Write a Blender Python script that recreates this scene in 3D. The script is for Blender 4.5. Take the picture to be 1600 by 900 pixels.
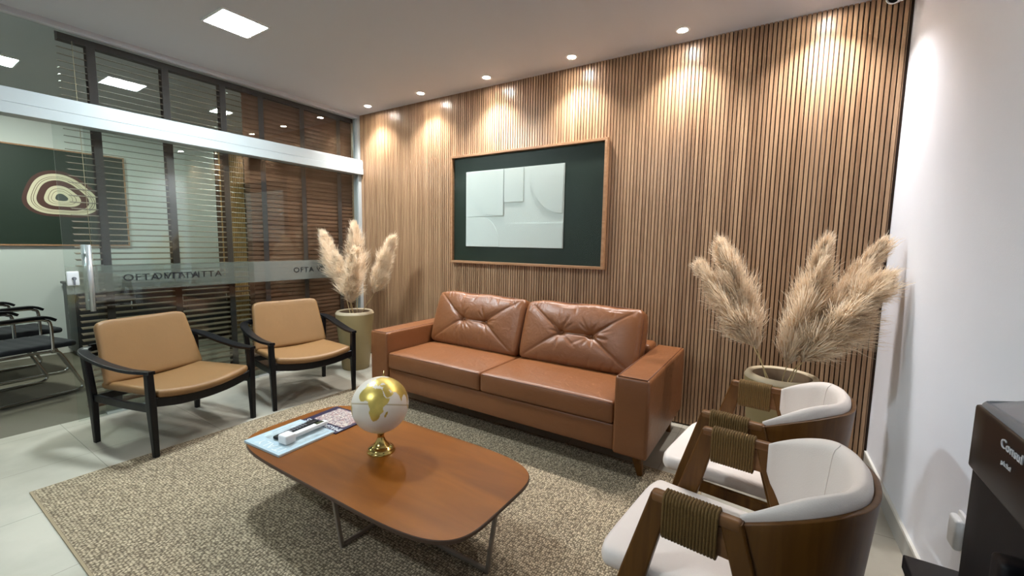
import bpy, bmesh, math, random
from mathutils import Vector, Matrix, noise
for o in list(bpy.data.objects): bpy.data.objects.remove(o)
SC = bpy.context.scene
COL = SC.collection
PI = math.pi

# ------------------------------------------------------------------ camera, world, exposure
cam_d = bpy.data.cameras.new('camera')
cam_d.lens = 663.7127 * 36 / 1600
cam_d.sensor_width = 36
cam_d.clip_start = 0.02
cam = bpy.data.objects.new('camera', cam_d)
COL.objects.link(cam)
yaw, pitch, roll = 0.5677719, -0.1036802, 0.0171197
fwd = Vector((-math.sin(yaw) * math.cos(pitch), math.cos(yaw) * math.cos(pitch), math.sin(pitch)))
rt = Vector((math.cos(yaw), math.sin(yaw), 0))
up = rt.cross(fwd)
rt2 = math.cos(roll) * rt + math.sin(roll) * up
up2 = -math.sin(roll) * rt + math.cos(roll) * up
CAM = Vector((4.24037, -3.29235, 1.32757))
M = Matrix((rt2, up2, -fwd)).transposed().to_4x4()
M.translation = CAM
cam.matrix_world = M
SC.camera = cam
SC.view_settings.view_transform = 'Standard'
SC.view_settings.look = 'None'
SC.view_settings.exposure = 1.25
SC.view_settings.gamma = 1.0
SC.view_settings.use_curve_mapping = False
world = bpy.data.worlds.new('world')
SC.world = world
world.use_nodes = True
world.node_tree.nodes['Background'].inputs[0].default_value = (0.8, 0.85, 1, 1)
world.node_tree.nodes['Background'].inputs[1].default_value = 0.02

W, H = 4.742, 2.75
SKEW = 0.0333
SPOT_W = 46.0
PANEL_E = 140.0
OFFICE_E = 105.0

# ------------------------------------------------------------------ materials
def lin(c):
    return tuple(((v / 255) / 12.92 if v / 255 <= 0.04045 else ((v / 255 + 0.055) / 1.055) ** 2.4) for v in c) + (1,)

def new_mat(name):
    m = bpy.data.materials.new(name); m.use_nodes = True
    nt = m.node_tree
    return m, nt, nt.nodes['Principled BSDF'], nt.nodes['Material Output']

def mat(name, c, rough=0.5, metal=0.0, var=0.06, vscale=6.0, bump=0.0, bscale=80.0, coat=0.0, sheen=0.0, stretch=None):
    m, nt, b, out = new_mat(name)
    N, L = nt.nodes, nt.links
    b.inputs['Roughness'].default_value = rough
    b.inputs['Metallic'].default_value = metal
    b.inputs['Coat Weight'].default_value = coat
    if sheen: b.inputs['Sheen Weight'].default_value = sheen
    tc = N.new('ShaderNodeTexCoord')
    mp = N.new('ShaderNodeMapping'); L.new(tc.outputs['Object'], mp.inputs[0])
    if stretch: mp.inputs['Scale'].default_value = stretch
    nz = N.new('ShaderNodeTexNoise'); nz.inputs['Scale'].default_value = vscale; nz.inputs['Detail'].default_value = 4
    L.new(mp.outputs[0], nz.inputs['Vector'])
    mx = N.new('ShaderNodeMix'); mx.data_type = 'RGBA'
    col = lin(c)
    mx.inputs[6].default_value = tuple(min(1, v * (1 - var)) for v in col[:3]) + (1,)
    mx.inputs[7].default_value = tuple(min(1, v * (1 + var)) for v in col[:3]) + (1,)
    L.new(nz.outputs['Fac'], mx.inputs[0]); L.new(mx.outputs[2], b.inputs['Base Color'])
    if bump:
        n2 = N.new('ShaderNodeTexNoise'); n2.inputs['Scale'].default_value = bscale; n2.inputs['Detail'].default_value = 5
        L.new(mp.outputs[0], n2.inputs['Vector'])
        bp = N.new('ShaderNodeBump'); bp.inputs['Strength'].default_value = bump; bp.inputs['Distance'].default_value = 0.01
        L.new(n2.outputs['Fac'], bp.inputs['Height']); L.new(bp.outputs[0], b.inputs['Normal'])
    return m

def wood(name, c1, c2, axis='X', scale=3.0, rough=0.4, coat=0.0, stretch=14):
    m, nt, b, out = new_mat(name)
    N, L = nt.nodes, nt.links
    b.inputs['Roughness'].default_value = rough; b.inputs['Coat Weight'].default_value = coat; b.inputs['Specular IOR Level'].default_value = 0.28
    tc = N.new('ShaderNodeTexCoord'); mp = N.new('ShaderNodeMapping'); L.new(tc.outputs['Object'], mp.inputs[0])
    s = [scale * stretch] * 3; s['XYZ'.index(axis)] = scale
    mp.inputs['Scale'].default_value = s
    n1 = N.new('ShaderNodeTexNoise'); n1.inputs['Scale'].default_value = 1.0; n1.inputs['Detail'].default_value = 6; n1.inputs['Distortion'].default_value = 0.6
    L.new(mp.outputs[0], n1.inputs['Vector'])
    cr = N.new('ShaderNodeValToRGB'); cr.color_ramp.elements[0].position = 0.3; cr.color_ramp.elements[1].position = 0.7
    cr.color_ramp.elements[0].color = lin(c1); cr.color_ramp.elements[1].color = lin(c2)
    L.new(n1.outputs['Fac'], cr.inputs[0]); L.new(cr.outputs[0], b.inputs['Base Color'])
    bp = N.new('ShaderNodeBump'); bp.inputs['Strength'].default_value = 0.08; bp.inputs['Distance'].default_value = 0.003
    L.new(n1.outputs['Fac'], bp.inputs['Height']); L.new(bp.outputs[0], b.inputs['Normal'])
    return m

def leather(name, c, rough=0.42, wr=0.25, var=0.1):
    m, nt, b, out = new_mat(name)
    N, L = nt.nodes, nt.links
    b.inputs['Roughness'].default_value = rough
    tc = N.new('ShaderNodeTexCoord')
    n1 = N.new('ShaderNodeTexNoise'); n1.inputs['Scale'].default_value = 5; n1.inputs['Detail'].default_value = 5
    L.new(tc.outputs['Object'], n1.inputs['Vector'])
    mx = N.new('ShaderNodeMix'); mx.data_type = 'RGBA'; col = lin(c)
    mx.inputs[6].default_value = tuple(v * (1 - var) for v in col[:3]) + (1,); mx.inputs[7].default_value = tuple(v * (1 + var) for v in col[:3]) + (1,)
    L.new(n1.outputs['Fac'], mx.inputs[0]); L.new(mx.outputs[2], b.inputs['Base Color'])
    vo = N.new('ShaderNodeTexVoronoi'); vo.inputs['Scale'].default_value = 260
    L.new(tc.outputs['Object'], vo.inputs['Vector'])
    n2 = N.new('ShaderNodeTexNoise'); n2.inputs['Scale'].default_value = 14; n2.inputs['Detail'].default_value = 3; n2.inputs['Distortion'].default_value = 1.2
    L.new(tc.outputs['Object'], n2.inputs['Vector'])
    b1 = N.new('ShaderNodeBump'); b1.inputs['Strength'].default_value = 0.12; b1.inputs['Distance'].default_value = 0.002
    b2 = N.new('ShaderNodeBump'); b2.inputs['Strength'].default_value = wr; b2.inputs['Distance'].default_value = 0.012
    L.new(vo.outputs['Distance'], b1.inputs['Height']); L.new(n2.outputs['Fac'], b2.inputs['Height'])
    L.new(b1.outputs[0], b2.inputs['Normal']); L.new(b2.outputs[0], b.inputs['Normal'])
    return m

def emis(name, c, s):
    m, nt, b, out = new_mat(name)
    b.inputs['Base Color'].default_value = lin((240, 240, 240))
    b.inputs['Emission Color'].default_value = lin(c); b.inputs['Emission Strength'].default_value = s
    return m

def glass_mat(name, tint=(0.93, 0.96, 0.95), ior=1.5):
    m = bpy.data.materials.new(name); m.use_nodes = True
    nt = m.node_tree; N, L = nt.nodes, nt.links
    N.remove(N['Principled BSDF']); out = N['Material Output']
    tr = N.new('ShaderNodeBsdfTransparent'); tr.inputs[0].default_value = tint + (1,)
    gl = N.new('ShaderNodeBsdfGlossy'); gl.inputs['Roughness'].default_value = 0.0
    fr = N.new('ShaderNodeFresnel')
    ge = N.new('ShaderNodeNewGeometry'); io = N.new('ShaderNodeMix'); io.data_type = 'FLOAT'
    io.inputs[2].default_value = ior; io.inputs[3].default_value = 1 / ior      # both faces of a thin pane reflect alike
    L.new(ge.outputs['Backfacing'], io.inputs[0]); L.new(io.outputs[0], fr.inputs[0])
    mx = N.new('ShaderNodeMixShader'); L.new(fr.outputs[0], mx.inputs[0]); L.new(tr.outputs[0], mx.inputs[1]); L.new(gl.outputs[0], mx.inputs[2])
    L.new(mx.outputs[0], out.inputs[0])
    return m

def frost_mat(name, fac=0.38):
    m = bpy.data.materials.new(name); m.use_nodes = True
    nt = m.node_tree; N, L = nt.nodes, nt.links
    N.remove(N['Principled BSDF']); out = N['Material Output']
    tr = N.new('ShaderNodeBsdfTransparent'); tr.inputs[0].default_value = (0.9, 0.92, 0.9, 1)
    d = N.new('ShaderNodeBsdfDiffuse'); d.inputs[0].default_value = lin((186, 186, 178))
    t = N.new('ShaderNodeBsdfTranslucent'); t.inputs[0].default_value = lin((186, 186, 178))
    m1 = N.new('ShaderNodeMixShader'); m1.inputs[0].default_value = 0.5; L.new(d.outputs[0], m1.inputs[1]); L.new(t.outputs[0], m1.inputs[2])
    m2 = N.new('ShaderNodeMixShader'); m2.inputs[0].default_value = fac; L.new(tr.outputs[0], m2.inputs[1]); L.new(m1.outputs[0], m2.inputs[2])
    L.new(m2.outputs[0], out.inputs[0])
    return m

def tile_mat():
    m, nt, b, out = new_mat('porcelain_tile')
    N, L = nt.nodes, nt.links
    tc = N.new('ShaderNodeTexCoord'); sp = N.new('ShaderNodeSeparateXYZ'); L.new(tc.outputs['Object'], sp.inputs[0])
    def line(o, off):
        a = N.new('ShaderNodeMath'); a.operation = 'SUBTRACT'; a.inputs[1].default_value = off; L.new(o, a.inputs[0])
        d = N.new('ShaderNodeMath'); d.operation = 'PINGPONG'; d.inputs[1].default_value = 0.2976; L.new(a.outputs[0], d.inputs[0])
        c = N.new('ShaderNodeMath'); c.operation = 'LESS_THAN'; c.inputs[1].default_value = 0.0016; L.new(d.outputs[0], c.inputs[0])
        return c.outputs[0]
    mxm = N.new('ShaderNodeMath'); mxm.operation = 'MAXIMUM'
    L.new(line(sp.outputs[0], 0.714), mxm.inputs[0]); L.new(line(sp.outputs[1], -2.569), mxm.inputs[1])
    nz = N.new('ShaderNodeTexNoise'); nz.inputs['Scale'].default_value = 2.2; nz.inputs['Detail'].default_value = 6; L.new(tc.outputs['Object'], nz.inputs['Vector'])
    cr = N.new('ShaderNodeValToRGB'); cr.color_ramp.elements[0].color = lin((154, 148, 134)); cr.color_ramp.elements[1].color = lin((178, 172, 158))
    cr.color_ramp.elements[0].position = 0.35; cr.color_ramp.elements[1].position = 0.65
    L.new(nz.outputs['Fac'], cr.inputs[0])
    mx = N.new('ShaderNodeMix'); mx.data_type = 'RGBA'; mx.inputs[7].default_value = lin((116, 112, 100))
    L.new(mxm.outputs[0], mx.inputs[0]); L.new(cr.outputs[0], mx.inputs[6]); L.new(mx.outputs[2], b.inputs['Base Color'])
    b.inputs['Roughness'].default_value = 0.42
    return m

def weave_mat(name, ca, cb, cc, s=(95, 70), bumpd=0.006, rough=0.95):
    m, nt, b, out = new_mat(name)
    N, L = nt.nodes, nt.links
    tc = N.new('ShaderNodeTexCoord')
    nd = N.new('ShaderNodeTexNoise'); nd.inputs['Scale'].default_value = 40; L.new(tc.outputs['Object'], nd.inputs['Vector'])
    mp = N.new('ShaderNodeMapping'); mp.inputs['Scale'].default_value = (s[0], s[1], 1); L.new(tc.outputs['Object'], mp.inputs[0])
    vo = N.new('ShaderNodeTexVoronoi'); vo.inputs['Scale'].default_value = 1.0; vo.inputs['Randomness'].default_value = 0.5; L.new(mp.outputs[0], vo.inputs['Vector'])
    cr = N.new('ShaderNodeValToRGB'); e = cr.color_ramp.elements
    e[0].position = 0.15; e[0].color = lin(ca); e[1].position = 0.62; e[1].color = lin(cc)
    x = e.new(0.42); x.color = lin(cb)
    L.new(vo.outputs['Distance'], cr.inputs[0])
    sp = N.new('ShaderNodeSeparateColor'); L.new(vo.outputs['Color'], sp.inputs[0])
    mr = N.new('ShaderNodeMapRange'); mr.inputs[3].default_value = 0.72; mr.inputs[4].default_value = 1.12; L.new(sp.outputs[0], mr.inputs[0])
    # stripes of the weave, a row every few centimetres
    sx = N.new('ShaderNodeSeparateXYZ'); L.new(tc.outputs['Object'], sx.inputs[0])
    pp = N.new('ShaderNodeMath'); pp.operation = 'PINGPONG'; pp.inputs[1].default_value = 0.022; L.new(sx.outputs[0], pp.inputs[0])
    st = N.new('ShaderNodeMapRange'); st.inputs[1].default_value = 0.0; st.inputs[2].default_value = 0.006; st.inputs[3].default_value = 0.82; st.inputs[4].default_value = 1.0; L.new(pp.outputs[0], st.inputs[0])
    mu = N.new('ShaderNodeMath'); mu.operation = 'MULTIPLY'; L.new(mr.outputs[0], mu.inputs[0]); L.new(st.outputs[0], mu.inputs[1])
    mx = N.new('ShaderNodeMix'); mx.data_type = 'RGBA'; mx.blend_type = 'MULTIPLY'; mx.inputs[0].default_value = 1
    L.new(cr.outputs[0], mx.inputs[6]); L.new(mu.outputs[0], mx.inputs[7]); L.new(mx.outputs[2], b.inputs['Base Color'])
    bp = N.new('ShaderNodeBump'); bp.invert = True; bp.inputs['Strength'].default_value = 0.8; bp.inputs['Distance'].default_value = bumpd
    L.new(vo.outputs['Distance'], bp.inputs['Height']); L.new(bp.outputs[0], b.inputs['Normal'])
    b.inputs['Roughness'].default_value = rough
    return m

def slat_mat():
    m, nt, b, out = new_mat('slat_oak')
    N, L = nt.nodes, nt.links
    tc = N.new('ShaderNodeTexCoord'); sp = N.new('ShaderNodeSeparateXYZ'); L.new(tc.outputs['Object'], sp.inputs[0])
    dv = N.new('ShaderNodeMath'); dv.operation = 'DIVIDE'; dv.inputs[1].default_value = 0.025; L.new(sp.outputs[0], dv.inputs[0])
    fl = N.new('ShaderNodeMath'); fl.operation = 'FLOOR'; L.new(dv.outputs[0], fl.inputs[0])
    wn = N.new('ShaderNodeTexWhiteNoise'); wn.noise_dimensions = '1D'; L.new(fl.outputs[0], wn.inputs['W'])
    mp = N.new('ShaderNodeMapping'); mp.inputs['Scale'].default_value = (90, 90, 4); L.new(tc.outputs['Object'], mp.inputs[0])
    nz = N.new('ShaderNodeTexNoise'); nz.inputs['Scale'].default_value = 1; nz.inputs['Detail'].default_value = 6; nz.inputs['Distortion'].default_value = 0.5; L.new(mp.outputs[0], nz.inputs['Vector'])
    ad = N.new('ShaderNodeMath'); ad.operation = 'MULTIPLY_ADD'; ad.inputs[1].default_value = 0.45; L.new(wn.outputs['Value'], ad.inputs[0]); L.new(nz.outputs['Fac'], ad.inputs[2])
    cr = N.new('ShaderNodeValToRGB'); e = cr.color_ramp.elements
    e[0].position = 0.35; e[0].color = lin((132, 100, 74)); e[1].position = 1.0; e[1].color = lin((178, 144, 112))
    L.new(ad.outputs[0], cr.inputs[0]); L.new(cr.outputs[0], b.inputs['Base Color'])
    b.inputs['Roughness'].default_value = 0.31
    return m

def agate_mat():
    # sliced stone rings drawn round the centre of the artwork
    m, nt, b, out = new_mat('ring_print')
    N, L = nt.nodes, nt.links
    tc = N.new('ShaderNodeTexCoord')
    nz = N.new('ShaderNodeTexNoise'); nz.inputs['Scale'].default_value = 3.0; L.new(tc.outputs['Object'], nz.inputs['Vector'])
    vm = N.new('ShaderNodeVectorMath'); vm.operation = 'LENGTH'; L.new(tc.outputs['Object'], vm.inputs[0])
    mu = N.new('ShaderNodeMath'); mu.operation = 'MULTIPLY_ADD'; mu.inputs[1].default_value = 0.05; L.new(nz.outputs['Fac'], mu.inputs[0]); L.new(vm.outputs['Value'], mu.inputs[2])
    b.inputs['Base Color'].default_value = lin((200, 190, 160))
    return m

M_ = {}
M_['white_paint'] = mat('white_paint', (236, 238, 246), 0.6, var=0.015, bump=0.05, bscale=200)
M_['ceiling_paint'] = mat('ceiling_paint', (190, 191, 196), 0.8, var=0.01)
M_['office_paint'] = mat('office_paint', (196, 200, 196), 0.7, var=0.015)
M_['tile'] = tile_mat()
M_['base_tile'] = mat('base_tile', (168, 166, 160), 0.4, var=0.05)
M_['base_top'] = mat('base_top', (225, 223, 215), 0.35, var=0.03)
M_['carpet'] = mat('office_carpet', (98, 92, 80), 0.95, var=0.25, vscale=60, bump=0.4, bscale=300, stretch=(1, 8, 1))
M_['rug'] = weave_mat('rug_weave', (204, 186, 158), (162, 146, 120), (102, 88, 68), (112, 84))
M_['rug_edge'] = mat('rug_edge', (150, 134, 108), 0.95, var=0.15, vscale=120)
M_['slat'] = slat_mat()
M_['office_slat'] = wood('office_slat', (166, 126, 78), (196, 156, 104), 'Z', 3, 0.4)
M_['gap'] = mat('slat_gap', (58, 40, 28), 0.8, var=0.1)
M_['alu'] = mat('white_aluminium', (176, 181, 181), 0.3, var=0.01)
M_['glass'] = glass_mat('pane_glass')
M_['picture_glass'] = glass_mat('picture_glass', (0.97, 0.98, 0.97), 1.2)
M_['frost'] = frost_mat('frosted_film')
M_['frost_thin'] = frost_mat('frosted_film_thin', 0.17)
M_['ink'] = mat('dark_lettering', (18, 20, 28), 0.5)
M_['steel'] = mat('brushed_steel', (215, 216, 216), 0.25, 0.6, var=0.02)
M_['chrome'] = mat('chrome', (200, 200, 200), 0.12, 1.0, var=0.02)
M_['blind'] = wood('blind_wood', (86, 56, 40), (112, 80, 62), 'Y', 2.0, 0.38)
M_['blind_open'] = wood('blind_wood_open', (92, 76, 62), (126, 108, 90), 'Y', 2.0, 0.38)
M_['tape'] = mat('ladder_tape', (58, 48, 46), 0.9, var=0.12, vscale=200)
M_['leather'] = leather('cognac_leather', (120, 74, 42), 0.36, 0.22)
M_['seam'] = leather('cognac_leather_seam', (92, 50, 28), 0.5, 0.1)
M_['tan'] = leather('tan_leather', (130, 95, 56), 0.5, 0.06, 0.08)
M_['black_wood'] = wood('black_wood', (6, 6, 9), (15, 15, 19), 'Z', 3, 0.36)
M_['cream'] = leather('cream_leather', (226, 214, 206), 0.5, 0.05, 0.03)
M_['walnut'] = wood('walnut', (78, 46, 12), (108, 70, 26), 'Z', 2.2, 0.38)
M_['walnut_x'] = wood('walnut_rail', (100, 64, 32), (128, 88, 52), 'X', 2.2, 0.38)
M_['rope'] = mat('brown_rope', (108, 80, 36), 0.85, var=0.2, vscale=150, bump=0.5, bscale=400)
M_['table'] = wood('table_veneer', (108, 58, 10), (134, 78, 18), 'X', 1.6, 0.32, 0.0, stretch=5)
M_['table_edge'] = mat('table_edge', (70, 48, 34), 0.5)
M_['table_metal'] = mat('taupe_metal', (128, 116, 104), 0.4, 0.2)
M_['planter'] = mat('planter_resin', (148, 130, 90), 0.5, var=0.05, bump=0.05)
M_['rim'] = mat('planter_rim', (184, 167, 138), 0.45, var=0.05)
M_['pot_inside'] = mat('pot_inside', (104, 84, 62), 0.8, var=0.1)
M_['soil'] = mat('dark_soil', (60, 48, 36), 0.95, var=0.4, vscale=50, bump=0.8, bscale=60)
M_['plume'] = mat('pampas_plume', (246, 230, 204), 0.9, var=0.14, vscale=14)
def plume_mat():
    m, nt, b, out = new_mat('pampas_plume'); N, L = nt.nodes, nt.links
    N.remove(b)
    tc = N.new('ShaderNodeTexCoord'); nz = N.new('ShaderNodeTexNoise'); nz.inputs['Scale'].default_value = 16; L.new(tc.outputs['Object'], nz.inputs['Vector'])
    mx = N.new('ShaderNodeMix'); mx.data_type = 'RGBA'; mx.inputs[6].default_value = lin((232, 208, 176)); mx.inputs[7].default_value = lin((255, 244, 226)); L.new(nz.outputs['Fac'], mx.inputs[0])
    d = N.new('ShaderNodeBsdfDiffuse'); t = N.new('ShaderNodeBsdfTranslucent'); L.new(mx.outputs[2], d.inputs[0]); L.new(mx.outputs[2], t.inputs[0])
    ms = N.new('ShaderNodeMixShader'); ms.inputs[0].default_value = 0.42; L.new(d.outputs[0], ms.inputs[1]); L.new(t.outputs[0], ms.inputs[2]); L.new(ms.outputs[0], out.inputs[0])
    return m
M_['plume'] = plume_mat()
M_['stem'] = mat('pampas_stem', (206, 182, 132), 0.7, var=0.1)
M_['green'] = mat('green_board', (14, 34, 19), 0.55, var=0.1, vscale=3)
M_['oak_frame'] = wood('oak_frame', (146, 108, 76), (172, 132, 98), 'X', 3, 0.4)
M_['panel_white'] = mat('relief_white', (216, 222, 218), 0.6, var=0.01)
M_['brass'] = mat('brass', (190, 164, 98), 0.16, 1.0, var=0.04)
M_['gold'] = mat('gold_foil', (206, 180, 96), 0.36, 0.7, var=0.25, vscale=30)
M_['globe_white'] = mat('globe_white', (218, 208, 194), 0.3, var=0.03)
M_['black_plastic'] = mat('black_plastic', (5, 5, 10), 0.5, var=0.1)
M_['black_plastic'].node_tree.nodes['Principled BSDF'].inputs['Specular IOR Level'].default_value = 0.25
M_['brown_plastic'] = mat('brown_black_plastic', (24, 16, 13), 0.35, var=0.1)
M_['brown_plastic'].node_tree.nodes['Principled BSDF'].inputs['Specular IOR Level'].default_value = 0.25
M_['grey_plastic'] = mat('grey_plastic', (120, 122, 128), 0.35, var=0.03)
M_['white_plastic'] = mat('white_plastic', (226, 226, 226), 0.3, var=0.01)
M_['logo'] = mat('silver_print', (200, 200, 204), 0.4)
M_['clear'] = glass_mat('clear_plastic', (0.9, 0.92, 0.94), 1.45)
M_['screen'] = mat('display', (66, 72, 52), 0.2)
M_['lamp_on'] = emis('lamp_on', (255, 250, 240), 60)
M_['panel_on'] = emis('panel_on', (232, 248, 255), PANEL_E)
M_['office_on'] = emis('office_panel_on', (242, 255, 242), OFFICE_E)
M_['black_fabric'] = mat('black_fabric', (24, 26, 32), 0.85, var=0.15, vscale=80)
M_['navy'] = mat('navy_print', (26, 24, 58), 0.3)
M_['paper'] = mat('magazine_paper', (214, 220, 222), 0.45, var=0.03)
M_['pale_blue'] = mat('pale_blue_print', (172, 192, 202), 0.35, var=0.12, vscale=30)
M_['brown_stone'] = mat('brown_print', (74, 42, 34), 0.6)
M_['cream_print'] = mat('cream_print', (206, 196, 168), 0.6)
M_['slate_print'] = mat('slate_print', (60, 66, 62), 0.6)
M_['cabinet'] = mat('office_cabinet', (26, 28, 34), 0.4)

def crowd_mat():
    m, nt, b, out = new_mat('crowd_print'); N, L = nt.nodes, nt.links
    tc = N.new('ShaderNodeTexCoord'); vo = N.new('ShaderNodeTexVoronoi'); vo.inputs['Scale'].default_value = 120; L.new(tc.outputs['Object'], vo.inputs['Vector'])
    cr = N.new('ShaderNodeValToRGB'); e = cr.color_ramp.elements; cr.color_ramp.interpolation = 'CONSTANT'
    e[0].position = 0; e[0].color = lin((112, 94, 104)); e[1].position = 0.85; e[1].color = lin((206, 198, 184))
    for p, c in ((0.25, (176, 164, 158)), (0.45, (158, 120, 116)), (0.62, (170, 158, 154))): k = e.new(p); k.color = lin(c)
    sp = N.new('ShaderNodeSeparateColor'); L.new(vo.outputs['Color'], sp.inputs[0]); L.new(sp.outputs[0], cr.inputs[0]); L.new(cr.outputs[0], b.inputs['Base Color'])
    b.inputs['Roughness'].default_value = 0.35
    return m
M_['crowd'] = crowd_mat()

# ------------------------------------------------------------------ mesh helpers
class MB:
    def __init__(s): s.v = []; s.f = []; s.m = []; s.sm = []
    def add(s, vs, fs, mi=0, smooth=True, T=None):
        n = len(s.v)
        s.v += [tuple(T @ Vector(v)) if T is not None else tuple(v) for v in vs]
        for f in fs: s.f.append([i + n for i in f]); s.m.append(mi); s.sm.append(smooth)
        return s
    def box(s, a, b, mi=0, T=None):
        x0, y0, z0 = a; x1, y1, z1 = b
        vs = [(x0, y0, z0), (x1, y0, z0), (x1, y1, z0), (x0, y1, z0), (x0, y0, z1), (x1, y0, z1), (x1, y1, z1), (x0, y1, z1)]
        return s.add(vs, [(0, 3, 2, 1), (4, 5, 6, 7), (0, 1, 5, 4), (1, 2, 6, 5), (2, 3, 7, 6), (3, 0, 4, 7)], mi, False, T)
    def rbox(s, a, b, r=0.01, n=(4, 4, 4), seg=2, mi=0, fn=None, T=None):
        """closed box with rounded edges and corners, grid faces; fn deforms (p, unit) -> p"""
        c = [(a[i] + b[i]) / 2 for i in range(3)]; h = [(b[i] - a[i]) / 2 for i in range(3)]
        r = min(r, min(h) * 0.999)
        def axis(i):
            hi = h[i] - r
            L = [-h[i] + r * (1 - math.cos(PI / 2 * k / seg)) if False else -hi - r * math.cos(PI / 2 * k / seg) for k in range(seg)]
            L += [-hi + 2 * hi * k / n[i] for k in range(n[i] + 1)]
            L += [hi + r * math.sin(PI / 2 * (k + 1) / seg) for k in range(seg)]
            return L
        A = [axis(i) for i in range(3)]
        idx = {}; vs = []; fs = []
        def vid(p):
            key = tuple(round(q, 6) for q in p)
            if key in idx: return idx[key]
            q = Vector([max(-(h[i] - r), min(h[i] - r, p[i])) for i in range(3)])
            d = Vector(p) - q
            if d.length > 1e-9:
                # map the cube shell to the rounded shell
                m = max(abs(d[0]), abs(d[1]), abs(d[2]))
                d = d.normalized() * r if m > 1e-9 else d
            w = q + d
            u = Vector([w[i] / h[i] for i in range(3)])
            if fn: w = Vector(fn(w.copy(), u))
            idx[key] = len(vs); vs.append((w[0] + c[0], w[1] + c[1], w[2] + c[2])); return idx[key]
        for ax in range(3):
            i, j = [(1, 2), (2, 0), (0, 1)][ax]
            for sg in (-1, 1):
                for ii in range(len(A[i]) - 1):
                    for jj in range(len(A[j]) - 1):
                        q = []
                        for (di, dj) in ((0, 0), (1, 0), (1, 1), (0, 1)):
                            p = [0, 0, 0]; p[ax] = sg * h[ax]; p[i] = A[i][ii + di]; p[j] = A[j][jj + dj]; q.append(vid(p))
                        if sg < 0: q.reverse()
                        if len(set(q)) == 4: fs.append(tuple(q))
                        elif len(set(q)) == 3:
                            t = []
                            for k in q:
                                if k not in t: t.append(k)
                            fs.append(tuple(t))
        return s.add(vs, fs, mi, True, T)
    def tube(s, pts, r, n=10, mi=0, caps=True, T=None):
        pts = [Vector(p) for p in pts]; rs = r if isinstance(r, (list, tuple)) else [r] * len(pts)
        vs = []; fs = []; prev = None
        for i, p in enumerate(pts):
            d = (pts[min(i + 1, len(pts) - 1)] - pts[max(i - 1, 0)]).normalized()
            if prev is None: a = d.orthogonal().normalized()
            else: a = (prev - d * prev.dot(d)).normalized()
            prev = a; b = d.cross(a)
            for k in range(n):
                t = 2 * PI * k / n; vs.append(p + (a * math.cos(t) + b * math.sin(t)) * rs[i])
        for i in range(len(pts) - 1):
            for k in range(n):
                k2 = (k + 1) % n; fs.append((i * n + k, i * n + k2, (i + 1) * n + k2, (i + 1) * n + k))
        if caps:
            fs.append(tuple(reversed(range(n)))); fs.append(tuple(range((len(pts) - 1) * n, len(pts) * n)))
        return s.add(vs, fs, mi, True, T)
    def sweep(s, pts, wh, up=(0, 0, 1), ch=0.25, mi=0, T=None, upf=None):
        """rectangular chamfered section (w across, h along up) along pts"""
        pts = [Vector(p) for p in pts]; vs = []; fs = []
        if not isinstance(wh, list): wh = [wh] * len(pts)
        n = 8
        for i, p in enumerate(pts):
            d = (pts[min(i + 1, len(pts) - 1)] - pts[max(i - 1, 0)]).normalized()
            u = Vector(upf(i) if upf else up); u = (u - d * u.dot(d)).normalized(); a = d.cross(u)
            w, h = wh[i][0] / 2, wh[i][1] / 2; c = min(w, h) * ch * 2 * 0.5
            for (x, y) in ((w - c, -h), (w, -h + c), (w, h - c), (w - c, h), (-w + c, h), (-w, h - c), (-w, -h + c), (-w + c, -h)):
                vs.append(p + a * x + u * y)
        for i in range(len(pts) - 1):
            for k in range(n):
                k2 = (k + 1) % n; fs.append((i * n + k, i * n + k2, (i + 1) * n + k2, (i + 1) * n + k))
        fs.append(tuple(reversed(range(n)))); fs.append(tuple(range((len(pts) - 1) * n, len(pts) * n)))
        return s.add(vs, fs, mi, False, T)
    def lathe(s, prof, n=48, mi=0, T=None, smooth=True, mis=None, cap=True):
        vs = []; fs = []
        for (r, z) in prof:
            for k in range(n): t = 2 * PI * k / n; vs.append((r * math.cos(t), r * math.sin(t), z))
        base = len(s.f)
        for i in range(len(prof) - 1):
            for k in range(n):
                k2 = (k + 1) % n; fs.append((i * n + k, i * n + k2, (i + 1) * n + k2, (i + 1) * n + k))
        s.add(vs, fs, mi, smooth, T)
        if mis:
            for i in range(len(prof) - 1):
                for k in range(n): s.m[base + i * n + k] = mis[i]
        if cap and prof[0][0] > 1e-6: s.add(vs[:n], [tuple(reversed(range(n)))], mi, False, T)
        if cap and prof[-1][0] > 1e-6: s.add(vs[-n:], [tuple(range(n))], mi if not mis else mis[-1], False, T)
        return s
    def prism(s, outline, z0, z1, mi=0, bev=0.0, T=None, mtop=None):
        n = len(outline); vs = []; fs = []
        c = Vector((sum(p[0] for p in outline) / n, sum(p[1] for p in outline) / n))
        def ring(z, inset):
            for p in outline:
                q = Vector(p[:2]); d = (q - c); q = q - d.normalized() * inset; vs.append((q[0], q[1], z))
        L = [(z0, bev), (z0 + bev, 0), (z1 - bev, 0), (z1, bev)] if bev else [(z0, 0), (z1, 0)]
        for z, i in L: ring(z, i)
        for i in range(len(L) - 1):
            for k in range(n): k2 = (k + 1) % n; fs.append((i * n + k, i * n + k2, (i + 1) * n + k2, (i + 1) * n + k))
        s.add(vs, fs, mi, False, T)
        s.add(vs[:n], [tuple(reversed(range(n)))], mi, False, T); s.add(vs[-n:], [tuple(range(n))], mtop if mtop is not None else mi, False, T)
        return s
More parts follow.
